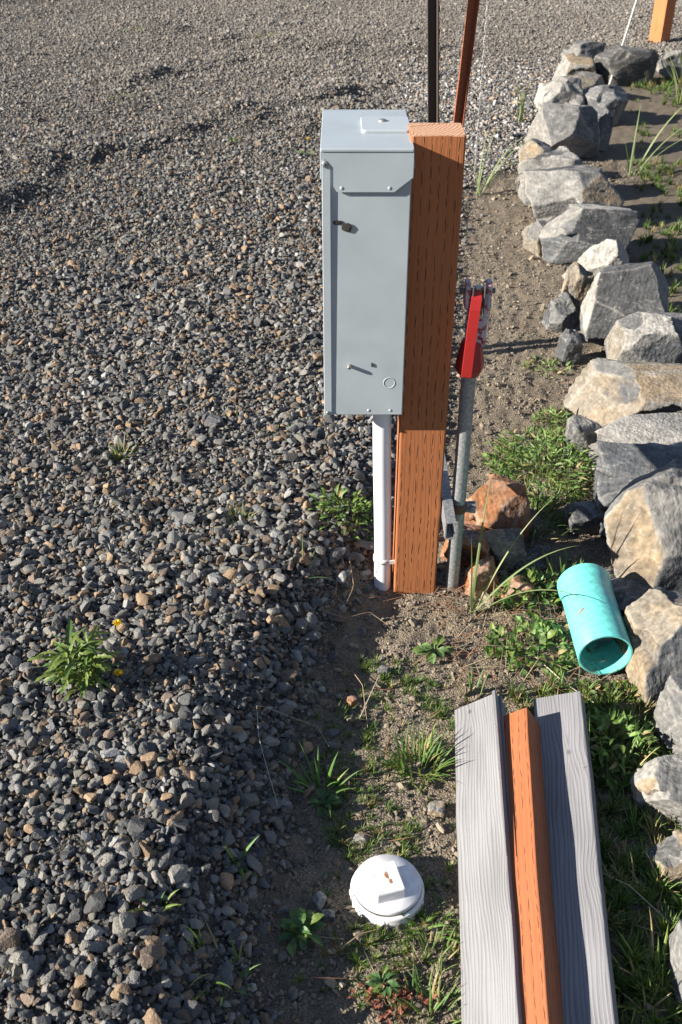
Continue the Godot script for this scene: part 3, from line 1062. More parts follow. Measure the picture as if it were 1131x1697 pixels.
func build_cleanout() -> void:
	var o := thing("cleanout_cap", "round white plastic cleanout cap with a raised square lug", "pipe cap", Vector3(0.073, land(0.073, -0.957) - 0.006, -0.959))
	part("collar", lathe([Vector2(0.0585, -0.06), Vector2(0.0585, 0.022), Vector2(0.0575, 0.025), Vector2(0.052, 0.0255), Vector2(0.0505, 0.022), Vector2(0.0505, 0.012)], 48), M.white_pvc, o)
	part("plug", lathe([Vector2(0.0465, 0.012), Vector2(0.0465, 0.028), Vector2(0.0525, 0.029), Vector2(0.0532, 0.0305), Vector2(0.0532, 0.0355), Vector2(0.0520, 0.0375), Vector2(0.02, 0.0382), Vector2(0.004, 0.0383)], 48), M.white_pvc, o)
	var lug := part("square_lug", loft([ring_of(rect_prof(0.0465, 0.056, 0.002), 0.0), ring_of(rect_prof(0.0455, 0.055, 0.002), 0.019), ring_of(rect_prof(0.0435, 0.053, 0.002), 0.021)]), M.white_pvc, o, Vector3(-0.003, 0.037, 0.006), Vector3(0, 0.27, 0))
	part("dirt_smudge", stone_mesh(Vector3(0.007, 0.0005, 0.015), 77, "rust", 3, [], 6, 6.0), M.mud, lug, Vector3(0.002, 0.0208, -0.004))
	part("dirt_smudge", stone_mesh(Vector3(0.006, 0.0005, 0.009), 78, "rust", 3, [], 6, 6.0), M.mud, lug, Vector3(0.005, 0.0208, 0.008))
	for k in 9:
		var a := 0.35 + TAU * k / 9.0
		part("collar_rib", block(0.006, 0.012, 0.0025, 0.0006), M.white_pvc, o, Vector3(cos(a) * 0.0587, 0.004, sin(a) * 0.0587), Vector3(0, PI / 2 - a, 0))

func build_teal_pipe() -> void:
	var ground := 0.004
	var o := thing("drain_pipe", "short open length of teal plastic drain pipe on the grass", "pipe", Vector3(0.519, 0.056 + ground, -1.452))
	o.rotation = Vector3(-PI / 2 + 0.03, 0.0, 0.0)
	var R := 0.0535
	var r := 0.0495
	var outer := [Vector2(R, 0.0), Vector2(R, 0.165), Vector2(R + 0.0005, 0.19), Vector2(R + 0.003, 0.197), Vector2(R + 0.003, 0.218)]
	var inner := [Vector2(r, 0.218), Vector2(r, 0.0)]
	var pts := []
	pts.append(Vector2(R - 0.0008, 0.0))
	pts.append_array([Vector2(R, 0.001), Vector2(R, 0.165), Vector2(R + 0.0005, 0.19), Vector2(R + 0.003, 0.197), Vector2(R + 0.003, 0.218)])
	part("pipe_wall", lathe(pts, 48, true, false), M.teal, o)
	part("inner_wall", lathe([Vector2(r, 0.218), Vector2(r, 0.0)], 48, true, false), M.teal, o)
	part("near_rim", lathe([Vector2(r, 0.0), Vector2(R - 0.0008, 0.0)], 48, true, false), M.teal, o)
	part("far_rim", lathe([Vector2(R + 0.003, 0.218), Vector2(r, 0.218)], 48, true, false), M.teal, o)
	var dirt := part("dirt_inside", stone_mesh(Vector3(0.092, 0.03, 0.092), 55, "tan", 3, [], 4, 1.5), M.mud, o, Vector3(0, 0.075, 0.0))
	dirt.set_meta("label", "brown soil packed inside the far end of pipe")

func build_fence_posts() -> void:
	var prof := PackedVector2Array([Vector2(-0.0175, 0.0), Vector2(-0.0175, 0.004), Vector2(-0.0025, 0.004), Vector2(-0.0025, 0.032), Vector2(0.0025, 0.032), Vector2(0.0025, 0.004), Vector2(0.0175, 0.004), Vector2(0.0175, 0.0)])
	var spec := [
		["steel_fence_post", "dark painted steel stake with studs, nearer the box", Vector3(0.305, 0, -2.90), Vector3(0.228, 1.45, -2.90), M.dark_stake, 1.2],
		["steel_fence_post", "rusty red brown steel stake leaning behind the orange post", Vector3(0.290, 0, -2.94), Vector3(0.39, 1.5, -2.96), M.rust_stake, 0.9]]
	for s in spec:
		var a: Vector3 = s[2]
		var b: Vector3 = s[3]
		var o := thing(s[0], s[1], "fence post", a, 0.0, "steel stakes behind the post")
		var up := (b - a).normalized()
		var x := Vector3(cos(s[5]), 0, sin(s[5]))
		x = (x - up * x.dot(up)).normalized()
		o.basis = Basis(x, up, x.cross(up))
		part("stake", prism(prof, 1.5), s[4], o, Vector3(0, -0.04, 0)).scale = Vector3(0.85, 1, 0.85)
		for k in 24:
			part("stud", block(0.012, 0.014, 0.007, 0.001), s[4], o, Vector3(0, 0.05 + k * 0.056, -0.0035))

func build_far_post() -> void:
	var o := thing("corner_post", "square orange timber post standing behind the dark end stone", "post", Vector3(2.47, -0.1, -8.45), deg_to_rad(38.0), "")
	part("shaft", post_mesh(0.115, 0.115, 1.5, 0.004), M.far_wood, o)
	part("top_end", loft([ring_of(rect_prof(0.112, 0.112, 0.004), 0.0), ring_of(rect_prof(0.112, 0.112, 0.004), 0.003)]), M.post_end, o, Vector3(0, 1.499, 0))
	var rope := part("guy_rope", tube_along([Vector3(1.725, 0.0, -6.86), Vector3(1.90, 0.31, -7.25), Vector3(2.07, 0.63, -7.64), Vector3(2.25, 0.97, -8.04), Vector3(2.44, 1.32, -8.44)], 0.0065, 8), M.rope, self)
	tag(rope, "thin pale guy rope slanting down from the far orange post", "rope")

func build_chain() -> void:
	var o := thing("hanging_chain", "thin silvery twisted chain rising from grass behind the post", "chain", Vector3(0.648, 0.0, -4.9))
	var wires := []
	for w in 2:
		var path := []
		for k in 160:
			var t := k / 159.0
			path.append(Vector3(cos(t * 110.0 + w * PI) * 0.0045, 2.1 * t, sin(t * 110.0 + w * PI) * 0.0045))
		part("strand", tube_along(path, 0.0015, 5), M.chain, o)

const WALL := "stones of the low split rock wall"
func build_stones() -> void:
	# [label, x, z, w, h, d, yaw, seed, palette, level, extra planes, lean]
	var up := Vector3.UP
	var L := [
		["long dark flat slab stone below the far orange post", 1.90, -7.06, 0.42, 0.22, 0.22, 4, 11, "dark", 4, [[Vector3(0.22, -0.12, 1), 0.72, "dark"], [Vector3(0.02, 1, 0.05), 0.8, "blue"]]],
		["pale weathered stone at the end of the wall right of the long dark slab", 2.28, -7.25, 0.22, 0.17, 0.2, 20, 12, "grey", 4, []],
		["light grey knobbly stone left of the long dark slab", 1.735, -7.62, 0.25, 0.16, 0.24, 30, 13, "grey", 4, []],
		["tan topped stone in front of the light grey knobbly stone", 1.575, -7.02, 0.30, 0.17, 0.24, -18, 14, "tan", 4, [[Vector3(-0.9, 0.3, 0.5), 0.72, "pale"], [Vector3(0.1, 1, 0.35), 0.7, "tan"]]],
		["low grey tan stone half shaded under the tan topped stone", 1.52, -6.55, 0.28, 0.15, 0.2, 10, 15, "tan", 4, []],
		["nearly white smooth faced stone, palest of the wall", 1.295, -6.05, 0.29, 0.22, 0.24, -8, 16, "pale", 4, [[Vector3(-0.35, 0.75, 0.6), 0.66, "pale"], [Vector3(-1, 0.2, 0.2), 0.8, "pale"]]],
		["dark shaded stone behind the nearly white stone", 1.55, -6.0, 0.24, 0.19, 0.24, 15, 17, "blue", 4, []],
		["big blue grey many faceted stone below the white stone", 1.175, -5.30, 0.32, 0.25, 0.3, 12, 18, "grey", 5, [[Vector3(-0.5, 0.6, 0.6), 0.7, "grey"], [Vector3(0.5, 0.35, 0.8), 0.72, "blue"], [Vector3(0.1, 1, -0.3), 0.7, "grey"]]],
		["narrow upright grey sliver stone on the shaded side of the wall", 1.40, -5.42, 0.08, 0.2, 0.14, 0, 19, "blue", 4, []],
		["pale tan edged stone leaning at the soil side below the faceted stone", 0.96, -4.86, 0.18, 0.18, 0.17, 35, 20, "tan", 4, [[Vector3(-1, 0.4, 0.2), 0.7, "tan"]]],
		["rounded dark grey stone with a light top ridge", 0.985, -4.58, 0.31, 0.20, 0.24, -12, 21, "grey", 4, [[Vector3(-0.2, 0.45, 1), 0.7, "grey"], [Vector3(0, 1, 0.1), 0.8, "pale"]]],
		["grey stone with a brown speckled face and dark right flank", 1.02, -4.24, 0.40, 0.20, 0.30, 8, 22, "grey", 5, [[Vector3(-0.5, 0.55, 0.7), 0.68, "pale"], [Vector3(0.25, 0.5, 0.9), 0.72, "tan"], [Vector3(0.9, 0.5, 0.2), 0.8, "blue"]]],
		["small tan stone half sunk in the soil beside the wall", 0.835, -3.87, 0.13, 0.11, 0.13, 15, 23, "tan", 4, []],
		["blue grey wedge stone with a deep dark hollow", 0.985, -3.78, 0.33, 0.19, 0.24, -15, 24, "blue", 5, [[Vector3(-0.75, 0.6, 0.3), 0.66, "grey"], [Vector3(0.35, 0.55, 0.8), 0.6, "dark"], [Vector3(0.0, 1, -0.3), 0.7, "pale"]]],
		["pale pointed stone like a small pyramid", 0.985, -3.52, 0.22, 0.16, 0.16, 5, 25, "pale", 4, [[Vector3(-0.7, 0.6, 0.5), 0.55, "pale"], [Vector3(0.8, 0.5, 0.3), 0.55, "pale"], [Vector3(0, 0.5, -0.9), 0.6, "grey"]]],
		["thin tan shard standing against the tall slab", 0.795, -3.22, 0.1, 0.18, 0.1, -10, 26, "tan", 4, []],
		["small dark half buried stone left of the thin tan shard", 0.74, -3.15, 0.1, 0.1, 0.1, 20, 27, "blue", 4, []],
		["tall upright blue grey slab with a pale left edge", 0.905, -2.97, 0.265, 0.27, 0.15, -14, 28, "blue", 5, [[Vector3(-1.0, 0.1, 0.25), 0.78, "pale"], [Vector3(0.1, 0.62, 1), 0.62, "blue"]]],
		["light grey block stone in front of the tall slab", 0.93, -2.78, 0.215, 0.19, 0.17, -6, 29, "pale", 5, [[Vector3(-0.1, 1, 0.35), 0.72, "pale"], [Vector3(0.15, 0.15, 1), 0.82, "blue"], [Vector3(-1, 0.2, 0.2), 0.8, "tan"]]],
		["thin grey sliver at the foot of the tall slab", 0.725, -2.88, 0.07, 0.1, 0.09, 0, 30, "blue", 4, []],
		["large tan streaked slab, broadest stone of the wall", 0.845, -2.48, 0.39, 0.16, 0.29, -12, 31, "tan", 5, [[Vector3(-0.05, 1, 0.38), 0.72, "tan"], [Vector3(-1, 0.35, 0.5), 0.74, "tan"], [Vector3(0.05, 0.1, 1), 0.84, "blue"]]],
		["small tan grey stone tucked under the broad tan slab", 0.65, -2.34, 0.09, 0.1, 0.1, 10, 132, "grey", 4, []],
		["pale speckled slab between the broad tan slab and dark block", 0.835, -2.20, 0.36, 0.125, 0.25, -14, 33, "pale", 5, [[Vector3(-0.05, 1, 0.3), 0.7, "pale"], [Vector3(-0.5, 0.7, 0.6), 0.8, "grey"]]],
		["smooth dark blue grey block across the wall below the pale slab", 0.81, -1.985, 0.37, 0.155, 0.22, -12, 34, "blue", 5, [[Vector3(-0.1, 1, 0.30), 0.68, "blue"], [Vector3(-0.25, 0.1, 1), 0.8, "blue"]]],
		["small blue grey stone at the grass edge below the dark block", 0.585, -1.97, 0.09, 0.065, 0.08, 10, 35, "blue", 4, []],
		["large tan and grey boulder rising beside the teal pipe", 0.735, -1.80, 0.29, 0.235, 0.26, 10, 36, "grey", 5, [[Vector3(-0.9, 0.35, 0.45), 0.66, "tan"], [Vector3(-0.1, 0.75, 0.7), 0.60, "grey"], [Vector3(0.55, 0.45, 0.7), 0.7, "blue"]]],
		["flat dark stone lying behind the teal pipe mouth", 0.625, -1.66, 0.15, 0.06, 0.16, -25, 37, "blue", 4, []],
		["tan and grey angular stone touching the teal pipe end", 0.655, -1.46, 0.185, 0.155, 0.19, 12, 38, "tan", 5, [[Vector3(-0.1, 0.5, 0.9), 0.62, "blue"], [Vector3(-0.6, 0.8, 0.0), 0.62, "tan"]]],
		["rounded grey stone with a brown stain below the teal pipe", 0.655, -1.27, 0.14, 0.13, 0.14, 0, 39, "grey", 5, [[Vector3(-0.6, 0.4, 0.7), 0.72, "grey"]]],
		["banded white and brown stone in the grass beside the boards", 0.59, -1.13, 0.17, 0.075, 0.115, -8, 40, "pale", 5, [[Vector3(-0.05, 1, 0.35), 0.75, "grey"], [Vector3(-1, 0.3, 0.3), 0.8, "tan"]]],
		["small brown grey stone below the banded stone", 0.555, -1.00, 0.125, 0.06, 0.085, -5, 41, "tan", 5, [[Vector3(0, 0.6, 1), 0.75, "tan"], [Vector3(0, 1, 0.1), 0.8, "pale"]]],
		["dark grey rough stone nearest the viewer at the wall's end", 0.545, -0.80, 0.12, 0.12, 0.17, 0, 42, "blue", 5, []],
	]
	for s in L:
		var grow: float = 1.10 if s[2] > -4.4 else 1.05
		var y := land(s[1], s[2]) - 0.012
		stone(s[0], Vector3(s[1] - (0.0 if s[2] > -3.3 else 0.03), y, s[2]), Vector3(s[3] * grow, s[4] * grow + 0.012, s[5] * grow), s[6], s[7], s[8], s[9], s[10], WALL)
	var O := [
		["rusty orange and pink rock, largest of the pile behind the hydrant pipe", 0.358, -1.945, 0.18, 0.145, 0.15, 10, 51, "rust", 4, [[Vector3(-0.3, 0.8, 0.5), 0.65, "rust"]]],
		["brown rock below the largest rusty rock, against the hydrant pipe", 0.292, -1.845, 0.12, 0.085, 0.1, -20, 52, "rust", 4, []],
		["grey topped brown rock right of the hydrant pipe", 0.372, -1.835, 0.105, 0.085, 0.09, 15, 53, "tan", 4, []],
		["bright orange rock at the foot of the hydrant pipe", 0.305, -1.735, 0.085, 0.075, 0.07, 25, 54, "rust", 4, []],
		["small tan orange rock nearest the rosette weed by the pile", 0.385, -1.705, 0.075, 0.05, 0.06, -10, 55, "rust", 4, []],
		["flat dull brown rock lying in the shade of the rusty pile", 0.43, -1.83, 0.12, 0.03, 0.09, 30, 56, "dark", 4, []],
	]
	for s in O:
		var y := land(s[1], s[2]) - 0.01
		stone(s[0], Vector3(s[1], y, s[2]), Vector3(s[3], s[4] + 0.01, s[5]), s[6], s[7], s[8], s[9], s[10], "rusty rocks piled behind the hydrant pipe", Vector2.ZERO, "rock")
	var S := [
		["tan cobble beside the grass tuft left of the boards", 0.163, -1.118, 0.026, 0.024, 0.032, 61, "tan"],
		["pale grey cobble left of the white cap", -0.034, -0.945, 0.024, 0.02, 0.022, 62, "pale"],
		["square grey cobble just below the pale one near the white cap", -0.020, -0.918, 0.022, 0.02, 0.018, 63, "grey"],
		["brown flat cobble above the white cap", 0.034, -1.062, 0.024, 0.018, 0.026, 64, "tan"],
		["orange tan cobble on bare soil between gravel and boards", 0.02, -1.375, 0.022, 0.022, 0.02, 65, "rust"],
		["grey brown cobble on bare soil below the post", 0.085, -1.46, 0.026, 0.02, 0.022, 66, "grey"],
		["large tan cobble on the gravel below the conduit", -0.08, -1.545, 0.03, 0.026, 0.026, 67, "tan"],
		["grey rounded cobble in the shade at the gravel edge", -0.095, -1.115, 0.024, 0.022, 0.022, 68, "grey"],
		["big flat grey cobble amid gravel left of the box", -0.34, -2.34, 0.06, 0.03, 0.04, 69, "blue"],
	]
	for s in S:
		var o := part("cobble", stone_mesh(Vector3(s[3], s[4], s[5]), s[6], s[7], 3), M.rock, self, Vector3(s[1], land(s[1], s[2]) - 0.002, s[2]), Vector3(0, s[6], 0))
		tag(o, s[0], "stone", "loose cobbles on the soil and gravel")

func build_plants() -> void:
	# dandelion with a yellow flower on the gravel
	var d := rosette("dandelion", "leafy green dandelion with a yellow flower on the near gravel", -0.47, -1.32, 130, 0.064, 0.019, 1, 5, 0.5, Color(0.06, 0.115, 0.025))
	flower(d, Vector3(0.055, 0.07, -0.085), 3)
	flower(d, Vector3(0.07, 0.035, 0.01), 4)
	var f := rosette("dandelion", "tiny yellow flowered weed in the gravel left of the box top", -0.167, -5.2, 5, 0.05, 0.014, 1, 6, 0.3)
	flower(f, Vector3(0.0, 0.06, 0.0), 7)
	f.scale = Vector3.ONE * 1.35
	grass_tuft("pale yellow green grass tuft alone on the mid gravel", -0.56, -2.17, 46, 0.062, 0.005, 0.018, 21, 0.25, Color(0.15, 0.2, 0.06), "grass_tuft", 0.9)
	leafy_patch("bushy low green weed growing left of the white conduit", 0.02, -1.92, 0.085, 0.075, 200, 0.026, 0.011, 0.055, 22)
	leafy_patch("broad dense patch of small leaved weeds beside the dark block stone", 0.535, -2.235, 0.145, 0.18, 1150, 0.036, 0.0062, 0.07, 23, Color(0.12, 0.205, 0.055))
	leafy_patch("sprawling green weed against the teal pipe's left side", 0.40, -1.53, 0.10, 0.08, 330, 0.022, 0.014, 0.035, 24)
	leafy_patch("clover like weed at the teal pipe's far end among rusty rocks", 0.42, -1.70, 0.09, 0.07, 230, 0.024, 0.014, 0.045, 25)
	leafy_patch("tangled weed in front of the teal pipe mouth", 0.53, -1.395, 0.11, 0.035, 200, 0.018, 0.011, 0.025, 26, Color(0.085, 0.13, 0.035), 0.2)
	leafy_patch("leafy green weed right of the boards under the banded stone", 0.50, -1.25, 0.075, 0.085, 300, 0.026, 0.009, 0.06, 27, Color(0.13, 0.225, 0.05))  # base green brightened: sunlight on this weed is painted into its colour
	leafy_patch("low weed mat beside the broad tan slab", 0.60, -2.47, 0.06, 0.08, 150, 0.026, 0.009, 0.04, 28, Color(0.12, 0.19, 0.05))
	leafy_patch("thin green weed on sandy soil left of the tall slab", 0.64, -2.84, 0.08, 0.07, 110, 0.022, 0.007, 0.02, 29, Color(0.12, 0.19, 0.06))
	rosette("broadleaf_weed", "small broad leaved rosette on bare soil below the post", 0.192, -1.52, 15, 0.045, 0.019, 2, 31, 0.5, Color(0.1, 0.17, 0.055))
	rosette("broadleaf_weed", "dark green rosette in the shade left of the white cap", -0.062, -0.885, 40, 0.038, 0.014, 2, 32, 0.6, Color(0.05, 0.12, 0.03))
	rosette("broadleaf_weed", "leafy green rosette below the white cap", 0.062, -0.805, 26, 0.028, 0.010, 2, 33, 0.7, Color(0.06, 0.13, 0.035))
	rosette("broadleaf_weed", "shaded clover rosette at the gravel edge right of the bent straw", -0.03, -1.13, 14, 0.03, 0.016, 2, 34, 0.6, Color(0.05, 0.11, 0.03))
	grass_tuft("dense dark green grass tuft left of the weathered board", 0.140, -1.215, 110, 0.085, 0.0042, 0.035, 41, 0.10)
	grass_tuft("bright green grass blades at the gravel edge by the bent straw", -0.035, -1.165, 16, 0.09, 0.007, 0.022, 42, 0.03, Color(0.08, 0.18, 0.03))
	grass_tuft("small fine grass tuft on soil above the bent straw", -0.012, -1.335, 44, 0.04, 0.0028, 0.04, 43, 0.1, Color(0.1, 0.17, 0.04))
	grass_tuft("spidery crabgrass sprig on the shaded gravel left of the cap", -0.165, -0.985, 7, 0.065, 0.0085, 0.004, 44, 0.0, Color(0.06, 0.14, 0.03), "grass_tuft", 1.0)
	grass_tuft("leaning grass sprig beside the white cap's right side", 0.125, -0.90, 9, 0.07, 0.006, 0.02, 45, 0.0, Color(0.09, 0.17, 0.03), "grass_tuft", 0.8)
	grass_tuft("yellow green grass tuft between the white cap and boards", 0.13, -0.83, 60, 0.05, 0.0035, 0.05, 46, 0.25, Color(0.12, 0.18, 0.05))
	grass_tuft("grass tuft at the lower foot of the left board", 0.13, -0.765, 60, 0.06, 0.004, 0.045, 47, 0.2, Color(0.1, 0.18, 0.05))
	grass_tuft("weedy grass sprig on the gravel nearest the viewer", -0.175, -0.80, 28, 0.06, 0.0045, 0.035, 48, 0.15, Color(0.08, 0.15, 0.03))
	grass_tuft("thin grass sprig on the dark near gravel", -0.265, -0.865, 7, 0.06, 0.005, 0.01, 49, 0.0)
	grass_tuft("brown topped weed tuft on the gravel left of the conduit foot", -0.235, -1.87, 40, 0.05, 0.0035, 0.025, 50, 0.45, Color(0.08, 0.12, 0.04))
	grass_tuft("faint green sprouts on gravel left of the conduit", -0.155, -2.28, 34, 0.03, 0.003, 0.05, 51, 0.1, Color(0.1, 0.17, 0.05))
	grass_tuft("sparse pale sprouts on gravel further left of the conduit", -0.295, -2.38, 30, 0.03, 0.003, 0.045, 52, 0.3, Color(0.12, 0.17, 0.06))
	grass_tuft("thin leaning grass by the gravel below the conduit foot", -0.085, -1.70, 8, 0.11, 0.0045, 0.02, 53, 0.1, Color(0.07, 0.12, 0.04), "grass_tuft", 1.0)
	grass_tuft("tiny green tuft far off on the gravel", -0.59, -5.47, 24, 0.045, 0.008, 0.05, 54, 0.0, Color(0.08, 0.16, 0.03))
	grass_tuft("faint green tuft farthest off on the gravel, under the top edge", -1.71, -8.8, 30, 0.05, 0.01, 0.12, 154, 0.1, Color(0.1, 0.17, 0.04))
	grass_tuft("pale yellowish tuft on the far gravel left of the steel stakes", -0.62, -8.6, 26, 0.06, 0.01, 0.09, 155, 0.3, Color(0.13, 0.17, 0.05))
	grass_tuft("straw yellow tuft on the rutted gravel at mid distance", -1.35, -6.5, 30, 0.05, 0.007, 0.07, 156, 0.5, Color(0.15, 0.18, 0.06))
	grass_tuft("small fine tuft on the soil below the post", 0.07, -1.49, 26, 0.022, 0.0026, 0.02, 55, 0.1, Color(0.1, 0.16, 0.05))
	grass_tuft("upright grass blades at the far end of the left board", 0.255, -1.395, 12, 0.075, 0.0055, 0.018, 56, 0.2, Color(0.1, 0.17, 0.05), "grass_tuft", 0.2)
	grass_tuft("wispy sprouts on the near gravel below the dandelion", -0.42, -1.02, 8, 0.04, 0.004, 0.015, 57, 0.1)
	grass_tuft("long grass hanging over the soil right of the boards", 0.47, -1.17, 34, 0.11, 0.0045, 0.05, 58, 0.1, Color(0.12, 0.21, 0.045), "grass_tuft", 0.9)  # brighter green than other tufts, painted in as sun on the blades
	grass_tuft("ragged grass and stalks under the small brown grey stone", 0.49, -0.95, 70, 0.08, 0.0045, 0.06, 59, 0.3, Color(0.14, 0.21, 0.06), "grass_tuft", 0.9)  # green raised as well, so the sunlit look sits in the colour
	grass_tuft("shaded grass right of the boards nearest the viewer", 0.46, -0.80, 45, 0.09, 0.005, 0.05, 60, 0.2, Color(0.13, 0.21, 0.045), "grass_tuft", 0.8)
	grass_tuft("grass growing round the far rim of the teal pipe", 0.49, -1.735, 60, 0.085, 0.005, 0.06, 61, 0.08, Color(0.08, 0.17, 0.03), "grass_tuft", 0.5)
	grass_tuft("dark grass between the weed patch and rusty rocks", 0.47, -2.0, 120, 0.10, 0.005, 0.085, 62, 0.05, Color(0.06, 0.13, 0.03), "grass_tuft", 0.6)
	# tall beach grass
	tall_grass("tall bending grass growing from the rusty rocks by the hydrant", 0.283, -1.655, [[-1.1, 0.34, 0.0065, 0.08, 0.25, 0.1], [-0.25, 0.33, 0.0055, 0.35, 0.55, 0.75], [-0.05, 0.29, 0.0075, 0.6, 0.95, 0.05], [0.55, 0.32, 0.006, 0.7, 1.5, 0.2], [1.2, 0.16, 0.006, 0.3, 0.6, 0.2], [-1.9, 0.2, 0.005, 0.1, 0.2, 0.3]], 81)
	tall_grass("arching beach grass clump behind the post near the chain", 0.635, -4.62, [[-0.5, 0.34, 0.010, 0.5, 0.9, 0.2], [-0.2, 0.42, 0.010, 0.6, 0.8, 0.1], [0.1, 0.40, 0.009, 0.7, 1.0, 0.2], [0.9, 0.4, 0.009, 0.6, 1.5, 0.5], [-1.2, 0.3, 0.008, 0.25, 0.4, 0.3], [2.4, 0.22, 0.008, 0.3, 0.7, 0.3], [-0.9, 0.34, 0.008, 0.3, 0.6, 0.4], [0.4, 0.2, 0.008, 0.4, 1.2, 0.5]], 82)
	tall_grass("beach grass clump on the shaded side of the wall", 1.42, -4.95, [[-0.4, 0.5, 0.013, 0.5, 0.9, 0.5], [-0.1, 0.45, 0.011, 0.6, 1.1, 0.2], [0.3, 0.5, 0.010, 0.7, 1.2, 0.1], [-1.3, 0.34, 0.012, 0.15, 0.4, 0.3], [-2.2, 0.2, 0.010, 0.3, 0.4, 0.2], [0.9, 0.3, 0.010, 0.6, 1.0, 0.1]], 83)
	var rng := RandomNumberGenerator.new()
	rng.seed = 5
	var many := []
	for k in 26: many.append([rng.randf() * TAU, rng.randf_range(0.25, 0.55), 0.012, rng.randf_range(0.05, 0.5), rng.randf_range(0.2, 1.2), rng.randf() * 0.9])
	tall_grass("bushy straw coloured grass clump beyond the shaded grass", 2.09, -6.45, many, 84)
	var spr := []
	for k in 9: spr.append([rng.randf() * TAU, rng.randf_range(0.12, 0.3), 0.008, rng.randf_range(0.05, 0.4), rng.randf_range(0.2, 0.8), rng.randf() * 0.4])
	tall_grass("short green sprig among the pale gravel left of the white stone", 1.02, -5.95, spr, 85)
	# stalks
	twig("bent_straw", "pale dead straw bent square on the gravel edge", [Vector3(-0.106, land(-0.106, -1.12) + 0.02, -1.10), Vector3(-0.145, land(-0.145, -1.2) + 0.024, -1.22), Vector3(-0.153, land(-0.153, -1.30) + 0.026, -1.292), Vector3(-0.10, land(-0.10, -1.3) + 0.014, -1.306), Vector3(-0.043, land(-0.043, -1.3) + 0.016, -1.30), Vector3(-0.022, 0.03, -1.245)], 0.0006, M.straw)
	twig("dead_stalk", "curled brown stalk loop on the gravel below the conduit", [Vector3(0.015, 0.06, -1.80), Vector3(0.028, 0.05, -1.68), Vector3(0.008, 0.045, -1.62), Vector3(-0.012, 0.045, -1.66), Vector3(-0.004, 0.06, -1.75)], 0.0009, M.brown_stalk)
	twig("dead_stalk", "pale straight straw lying above the right board", [Vector3(0.395, 0.012, -1.50), Vector3(0.44, 0.016, -1.42), Vector3(0.50, 0.02, -1.345)], 0.0012, M.straw)
	twig("dead_stalk", "forked grey twig on the soil between gravel and boards", [Vector3(0.035, 0.012, -1.33), Vector3(0.062, 0.02, -1.40), Vector3(0.078, 0.012, -1.45)], 0.0012, M.straw)
	twig("dead_stalk", "thin curved twig crossing the forked grey twig", [Vector3(0.022, 0.012, -1.46), Vector3(0.042, 0.022, -1.41), Vector3(0.05, 0.01, -1.31)], 0.001, M.brown_stalk)
	twig("dead_stalk", "pale thin root lying below the white cap", [Vector3(0.0, 0.012, -0.862), Vector3(0.03, 0.014, -0.885), Vector3(0.062, 0.012, -0.895)], 0.0012, M.brown_stalk)
	twig("dead_stalk", "brown stalk arching over soil left of the post", [Vector3(0.10, 0.01, -1.60), Vector3(0.06, 0.03, -1.62), Vector3(0.01, 0.03, -1.60), Vector3(-0.05, 0.045, -1.61)], 0.0008, M.brown_stalk)
	twig("dead_stalk", "long straw over the grass under the banded stone", [Vector3(0.40, 0.03, -0.99), Vector3(0.45, 0.04, -0.95), Vector3(0.505, 0.03, -0.885)], 0.001, M.straw)
	# ground cover nobody could count
	var lit := []
	for k in 650:
		var x := rng.randf_range(0.2, 0.52)
		var z := rng.randf_range(-1.75, -1.42)
		if rng.randf() < 0.45:
			x = rng.randf_range(0.0, 0.75)
			z = rng.randf_range(-4.4, -0.75)
		if x < edge_x(z) - 0.06: continue
		lit.append([x, z])
	var st := begin()
	for e in lit:
		var c := Color(0.33, 0.16, 0.09) if rng.randf() < 0.5 else Color(0.38, 0.31, 0.2)
		c = c * rng.randf_range(0.6, 1.2)
		blade(st, Vector3(e[0], land(e[0], e[1]) + 0.012, e[1]), rng.randf() * TAU, rng.randf_range(0.025, 0.095), 0.0016, rng.randf_range(1.1, 1.5), rng.randf_range(-0.3, 0.4), Color(c.r, c.g, c.b), 4)
	for k in 90:
		var lx := 0.07 + rng.randfn(0, 0.025)
		var lz := -0.785 + rng.randfn(0, 0.012)
		var lc := Color(0.22, 0.075, 0.045) * rng.randf_range(0.5, 1.2)
		leaf(st, Transform3D(Basis.from_euler(Vector3(rng.randfn(0, 0.4), rng.randf() * TAU, rng.randfn(0, 0.4))), Vector3(lx, land(lx, lz) + 0.01, lz)), 0.014, 0.006, 0, 0.2, Color(lc.r, lc.g, lc.b), 3)
	var o := part("plant_litter", done(st), M.leaf, self)
	tag(o, "dry red brown stems and straw littering the bare soil", "litter", "", "stuff")
	var tufts := []
	for k in 3:
		var s2 := begin()
		for q in 16:
			var a := rng.randf() * TAU
			blade(s2, Vector3(rng.randfn(0, 0.012), 0, rng.randfn(0, 0.012)), a, rng.randf_range(0.4, 1.0), 0.07, rng.randf_range(0.1, 0.9), rng.randf_range(0.2, 1.0), Color(1, 1, 1) * rng.randf_range(0.7, 1.3), 3)
		tufts.append(done(s2))
	var P := [[], [], []]
	var C := [[], [], []]
